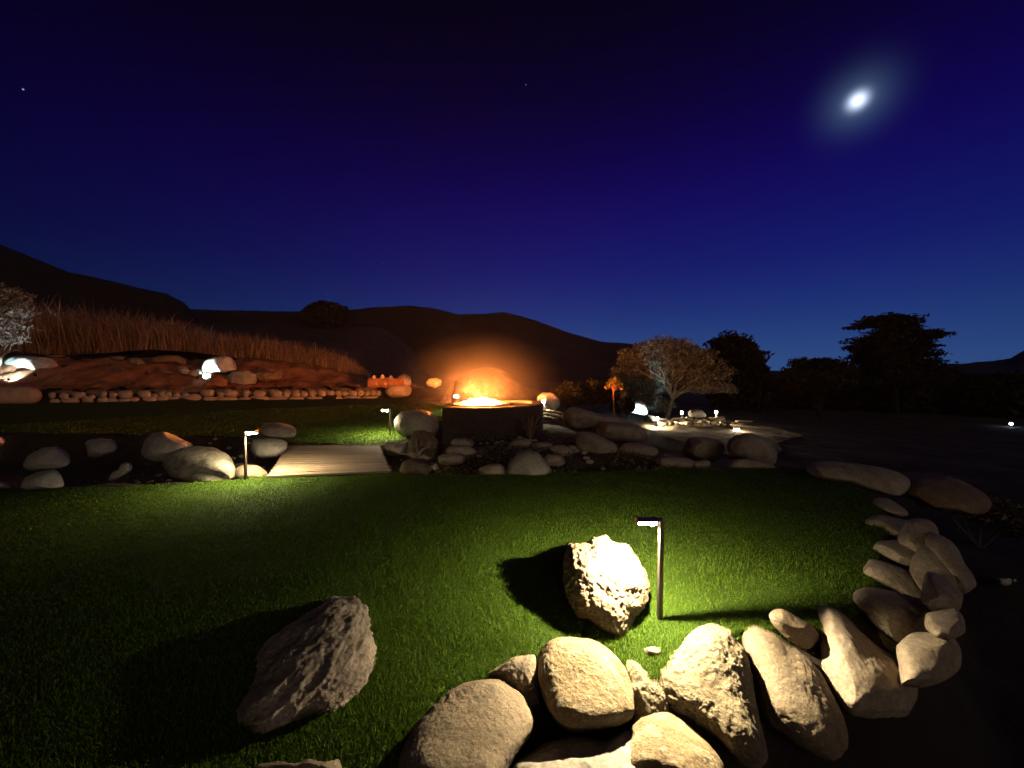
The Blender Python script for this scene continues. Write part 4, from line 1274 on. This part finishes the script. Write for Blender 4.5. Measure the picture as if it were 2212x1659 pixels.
def blades(xy, z, hgt, wid, lean=.5, curve=.5):
    n = len(xy)
    th = RNG.uniform(0, 2 * math.pi, n)
    ld = RNG.uniform(0, 2 * math.pi, n)
    la = RNG.uniform(0.05, lean, n)
    w = (wid if not np.isscalar(wid) else np.full(n, wid)) * RNG.uniform(.7, 1.3, n)
    hh = (hgt if not np.isscalar(hgt) else np.full(n, hgt)) * RNG.uniform(.55, 1.25, n)
    sx, sy = np.cos(th) * w / 2, np.sin(th) * w / 2
    lx, ly = np.cos(ld) * la * hh, np.sin(ld) * la * hh
    b = np.column_stack([xy, z])
    V = np.zeros((n, 5, 3))
    V[:, 0] = b - np.column_stack([sx, sy, np.zeros(n)])
    V[:, 1] = b + np.column_stack([sx, sy, np.zeros(n)])
    m = b + np.column_stack([lx * .35, ly * .35, hh * .6])
    V[:, 2] = m - np.column_stack([sx, sy, np.zeros(n)]) * .75
    V[:, 3] = m + np.column_stack([sx, sy, np.zeros(n)]) * .75
    V[:, 4] = b + np.column_stack([lx, ly, hh * (1 - la * .3)])
    i = np.arange(n)[:, None] * 5
    T = np.hstack([i, i + 1, i + 3, i, i + 3, i + 2, i + 2, i + 3, i + 4]).reshape(-1, 3)
    return V.reshape(-1, 3), T


# turf: blades over the near lawn, denser close by
def turf(name, poly, n, rmin, rmax, a0, a1, base_w, hgt, label):
    th = R(90) - RNG.uniform(R(a0), R(a1), n)
    u = RNG.uniform(0, 1, n)
    r = rmin * (rmax / rmin) ** u
    # uniform below 2 m, falling with the square of distance beyond
    x = r * np.cos(th); y = r * np.sin(th)
    k = sdist(x, y, poly) < 0.015
    x, y, r = x[k], y[k], r[k]
    z = lawn_h(x, y)
    patch = np.array([1 + .45 * noise.noise(Vector((a * 3.1, b * 3.1, 8))) for a, b in zip(x, y)])
    V, T = blades(np.column_stack([x, y]), z - .004, hgt * patch, base_w * np.maximum(1, r / 2.4), .75)
    o = link(name, fast_mesh(name, V, T), M['blade'], smooth=False)
    tag(o, label, 'grass', kind='stuff')
    return o


turf('grass', A, 430000, 1.15, 7.2, -68, 58, .0030, .024, 'short green grass blades covering the near lawn')
turf('far_grass', B, 70000, 7.0, 17, -62, 2, .0036, .034, 'short grass blades on the lawn beyond the bridge')
# grass tufts spilling between the front boulders
tx = []
for (x, y, D, r, c) in [(1350, 1420, 1.98, .07, 500), (1390, 1440, 1.86, .05, 500), (1408, 1520, 1.66, .03, 260), (1455, 1400, 2.0, .08, 400), (1110, 1425, 1.93, .08, 350), (1050, 1465, 1.8, .06, 250), (1165, 1395, 2.02, .06, 200), (1600, 1352, 2.2, .09, 400), (1690, 1345, 2.25, .1, 300)]:
    p = P(x, y, D)
    q = RNG.normal(size=(c, 2)) * r * .6
    tx.append(np.column_stack([p.x + q[:, 0], p.y + q[:, 1], np.full(c, min(p.z, .02) - .02)]))
for i in range(len(A)):
    a, b = A[i], A[(i + 1) % len(A)]
    if min(a.y, b.y) > 6 or min(a.x, b.x) < -4.2: continue
    c = int((b - a).length * 900)
    t_ = RNG.uniform(0, 1, c)[:, None]
    q = np.array(a)[None, :] * (1 - t_) + np.array(b)[None, :] * t_ + RNG.normal(size=(c, 2)) * .022
    tx.append(np.column_stack([q, np.full(c, -.012)]))
tx = np.vstack(tx)
V, T = blades(tx[:, :2], tx[:, 2], .05, .0032, .9)
tag(link('grass_tufts', fast_mesh('grass_tufts', V, T), M['blade'], smooth=False), 'grass tufts growing in the joints between the front boulders', 'grass', kind='stuff')

# ground cover of small dry leaves between the rock garden boulders
n = 26000
x = RNG.uniform(-1.75, 4.2, n); y = RNG.uniform(5.15, 8.4, n)
dA = sdist(x, y, A)
dens = np.array([noise.noise(Vector((a * 1.1, b * 1.1, 2))) for a, b in zip(x, y)])
k = (dA > .03) & (dens > -.22) & ((x - fx) ** 2 + (y - fy) ** 2 > 1.0)
x, y = x[k], y[k]
z = height(x, y) + RNG.uniform(0, .10, len(x))
V, Qd = leaves(np.column_stack([x, y, z]), .018, .2)
tag(link('ground_cover', fast_mesh('ground_cover', V, Qd), M['cover'], smooth=False), 'brown leafy ground cover between the boulders', 'ground cover', kind='stuff')
# leaf litter in the creek
n = 5000
x = RNG.uniform(-8, -1.2, n); y = RNG.uniform(5.0, 8.6, n)
k = (sdist(x, y, A) > .05) & (sdist(x, y, B) > .05)
x, y = x[k], y[k]
V, Qd = leaves(np.column_stack([x, y, height(x, y) + .03]), .016, .5)
tag(link('leaf_litter', fast_mesh('leaf_litter', V, Qd), M['cover'], smooth=False), 'dry leaf litter on the creek bed', 'leaves', kind='stuff')

# spiky plant with dry stalks in front of the fire pit
sp_ = P(1146, 946, 7.9)
yc = empty('spiky_plant', sp_, 'spiky dry plant with upright stalks in front of the curved seat wall', 'plant')
mb = MB()
for k in range(26):
    a = RNG.uniform(0, 2 * math.pi); le = RNG.uniform(.1, .5); hh = RNG.uniform(.25, .55)
    e = Vector((math.cos(a) * le * .5, math.sin(a) * le * .5, hh))
    mb.tube([(0, 0, -.05), e * .5 + Vector((0, 0, .04)), e], [.011, .009, .003], 4)
o = mb.build('stalks', M['reed'], yc)
C = []
for k in range(26): pass
# gnarled driftwood stump
dw = P(905, 985, 6.9)
st = empty('driftwood', dw, 'gnarled dark driftwood stump right of the bridge', 'driftwood')
mb = MB()
for k, (dx, dz, r) in enumerate([(-.30, .10, .05), (.22, .22, .045), (.30, .05, .05), (-.16, .30, .04), (.05, .36, .045)]):
    pts_ = []
    for i in range(6):
        t = i / 5
        p = Vector((dx * t, -.22 * t, dz * t))
        p += Vector((noise.noise(p * 6 + Vector((k, 0, 0))), noise.noise(p * 6 + Vector((0, k, 0))), noise.noise(p * 9))) * .12 * t
        pts_.append(p)
    MB().tube(pts_, [r * 1.6, r * 1.2, r, r * .7, r * .5, r * .2], 7).build('root', M['bark'], st, smooth=True)
rock([(878, 985), (886, 955), (898, 936), (916, 930), (938, 938), (946, 962), (942, 988), (908, 996)], 7.05, .22, 6, 'brown', .12, 'craggy', 833, parent=st, name='stump')

# tall dry reeds on the bank
prof_x = [-200, 0, 60, 100, 200, 290, 330, 400, 450, 520, 600, 660, 740, 775, 800]
prof_y = [640, 655, 650, 652, 662, 668, 676, 682, 705, 712, 725, 735, 755, 778, 797]
base_x = [-200, 0, 200, 330, 430, 520, 640, 740, 800]
base_yy = [765, 765, 755, 745, 752, 765, 780, 795, 806]
n = 30000
cl_x = RNG.uniform(-190, 800, 330); cl_x.sort()
pick = RNG.integers(0, len(cl_x), n)
px = cl_x[pick] + RNG.normal(size=n) * 7
px = np.clip(px, -190, 799)
top = np.interp(px, prof_x, prof_y); bot = np.interp(px, base_x, base_yy)
dpt = RNG.uniform(24, 27.5, n)
ch = np.array([.55 + .45 * abs(math.sin(c * 12.9)) for c in cl_x])[pick]
mm = 1.0 - .0 * px
z_bot = CAM_Z + (800 - bot) / F * dpt - .3
hgt = np.maximum(.3, (bot - top) / F * dpt * (.55 + .42 * ch))
wx = (px - CX) / F * dpt
V, T = blades(np.column_stack([wx, dpt]), z_bot, hgt * RNG.choice([.5, .75, 1, 1.2], n, p=[.25, .3, .35, .1]), .038, .55)
wv = np.array([noise.noise(Vector((a * .9, 2, 0))) + .5 * noise.noise(Vector((a * 3.1, 7, 0))) for a in wx]) * hgt * .45
Vb = V.reshape(-1, 5, 3); Vb[:, 2:4, 0] += (wv * .3)[:, None]; Vb[:, 4, 0] += wv; Vb[:, 4, 2] -= np.abs(wv) * .3
V = Vb.reshape(-1, 3)
tag(link('reeds', fast_mesh('reeds', V, T), M['reed'], smooth=False), 'tall dry reeds along the top of the bank, lit orange by the fire', 'reeds', kind='stuff')
# dry weeds and twigs over the bank
n = 9000
x = RNG.uniform(-26, -5, n); 
t_ = RNG.uniform(.4, 5.5, n)
u_ = (x - WALL_A.x) / WD.x
X = WALL_A.x + u_ * WD.x + t_ * WN.x; Y = WALL_A.y + u_ * WD.y + t_ * WN.y
dens = np.array([noise.noise(Vector((a * .7, b * .7, 6))) for a, b in zip(X, Y)])
k = dens > .05
X, Y = X[k], Y[k]
V, T = blades(np.column_stack([X, Y]), height(X, Y), .12, .02, 1.2)
tag(link('bank_weeds', fast_mesh('bank_weeds', V, T), M['reed'], smooth=False), 'short dry weeds scattered over the firelit bank', 'weeds', kind='stuff')

# earth terrace carrying the bank between wall stones is part of the ground; moon and stars
mp = MOON_DIR * 3000
mo = link('moon', fast_mesh('moon', ico(4)[0] * 3000 * .0052, ico(4)[1]), M['moon'], None, camo.location + mp)
tag(mo, 'bright moon with a pale halo high at the right of the night sky', 'moon')
for k, (x, y, s, lab) in enumerate([(50, 193, .0011, 'faint star high at the far left of the sky'), (1136, 183, .0013, 'bluish star high above the middle of the view'), (826, 568, .0009, 'faint star low over the middle hill'),
                                    (707, 638, .0007, 'faint star just above the round skyline tree')]):
    dv = Vector(ray(x, y)).normalized()
    o = link('star', fast_mesh('star', ico(2)[0] * 3000 * s, ico(2)[1]), M['star'], None, camo.location + dv * 3000)
    tag(o, lab, 'star', 'stars')

# ------------------------------------------------------------------ haze: thin night air, plus a volume added for the fire's orange glow
sm = link('glow_volume', fast_mesh('glow_volume', ico(4)[0] * np.array([2.4, 2.0, 1.7]), ico(4)[1]), None, None, (fx, fy, h + .25))
m = bpy.data.materials.new('glow_volume'); m.use_nodes = True
n_ = m.node_tree.nodes; l_ = m.node_tree.links
n_.clear()
mo_ = n_.new('ShaderNodeOutputMaterial'); pv = n_.new('ShaderNodeVolumePrincipled')
tcv = n_.new('ShaderNodeTexCoord'); mpv = n_.new('ShaderNodeMapping'); mpv.inputs['Scale'].default_value = (1 / 2.4, 1 / 2.0, 1 / 1.7)
ln = n_.new('ShaderNodeVectorMath'); ln.operation = 'LENGTH'
l_.new(tcv.outputs['Object'], mpv.inputs[0]); l_.new(mpv.outputs[0], ln.inputs[0])
inv = mathn(n_, l_, 'SUBTRACT', 1.0, ln.outputs['Value'], None, True)
l_.new(mathn(n_, l_, 'MULTIPLY', mathn(n_, l_, 'POWER', inv, 1.5), 0.013), pv.inputs['Density'])
pv.inputs['Color'].default_value = (.9, .8, .7, 1)
l_.new(pv.outputs[0], mo_.inputs['Volume'])
sm.data.materials.append(m)
tag(sm, 'thin scattering volume added round the fire pit flames for their orange glow', 'glow_volume', kind='stuff')
HAZE = 0.00013
if HAZE:
    o = MB().box((-420, -60, -9), (420, 420, 75)).build('haze', None)
    m = bpy.data.materials.new('night_air'); m.use_nodes = True
    n_ = m.node_tree.nodes; l_ = m.node_tree.links
    n_.clear()
    mo_ = n_.new('ShaderNodeOutputMaterial'); pv = n_.new('ShaderNodeVolumePrincipled')
    pv.inputs['Color'].default_value = (.85, .85, .9, 1)
    pv.inputs['Density'].default_value = HAZE
    pv.inputs['Anisotropy'].default_value = 0.3
    l_.new(pv.outputs[0], mo_.inputs['Volume'])
    o.data.materials.append(m)
    tag(o, kind='stuff')
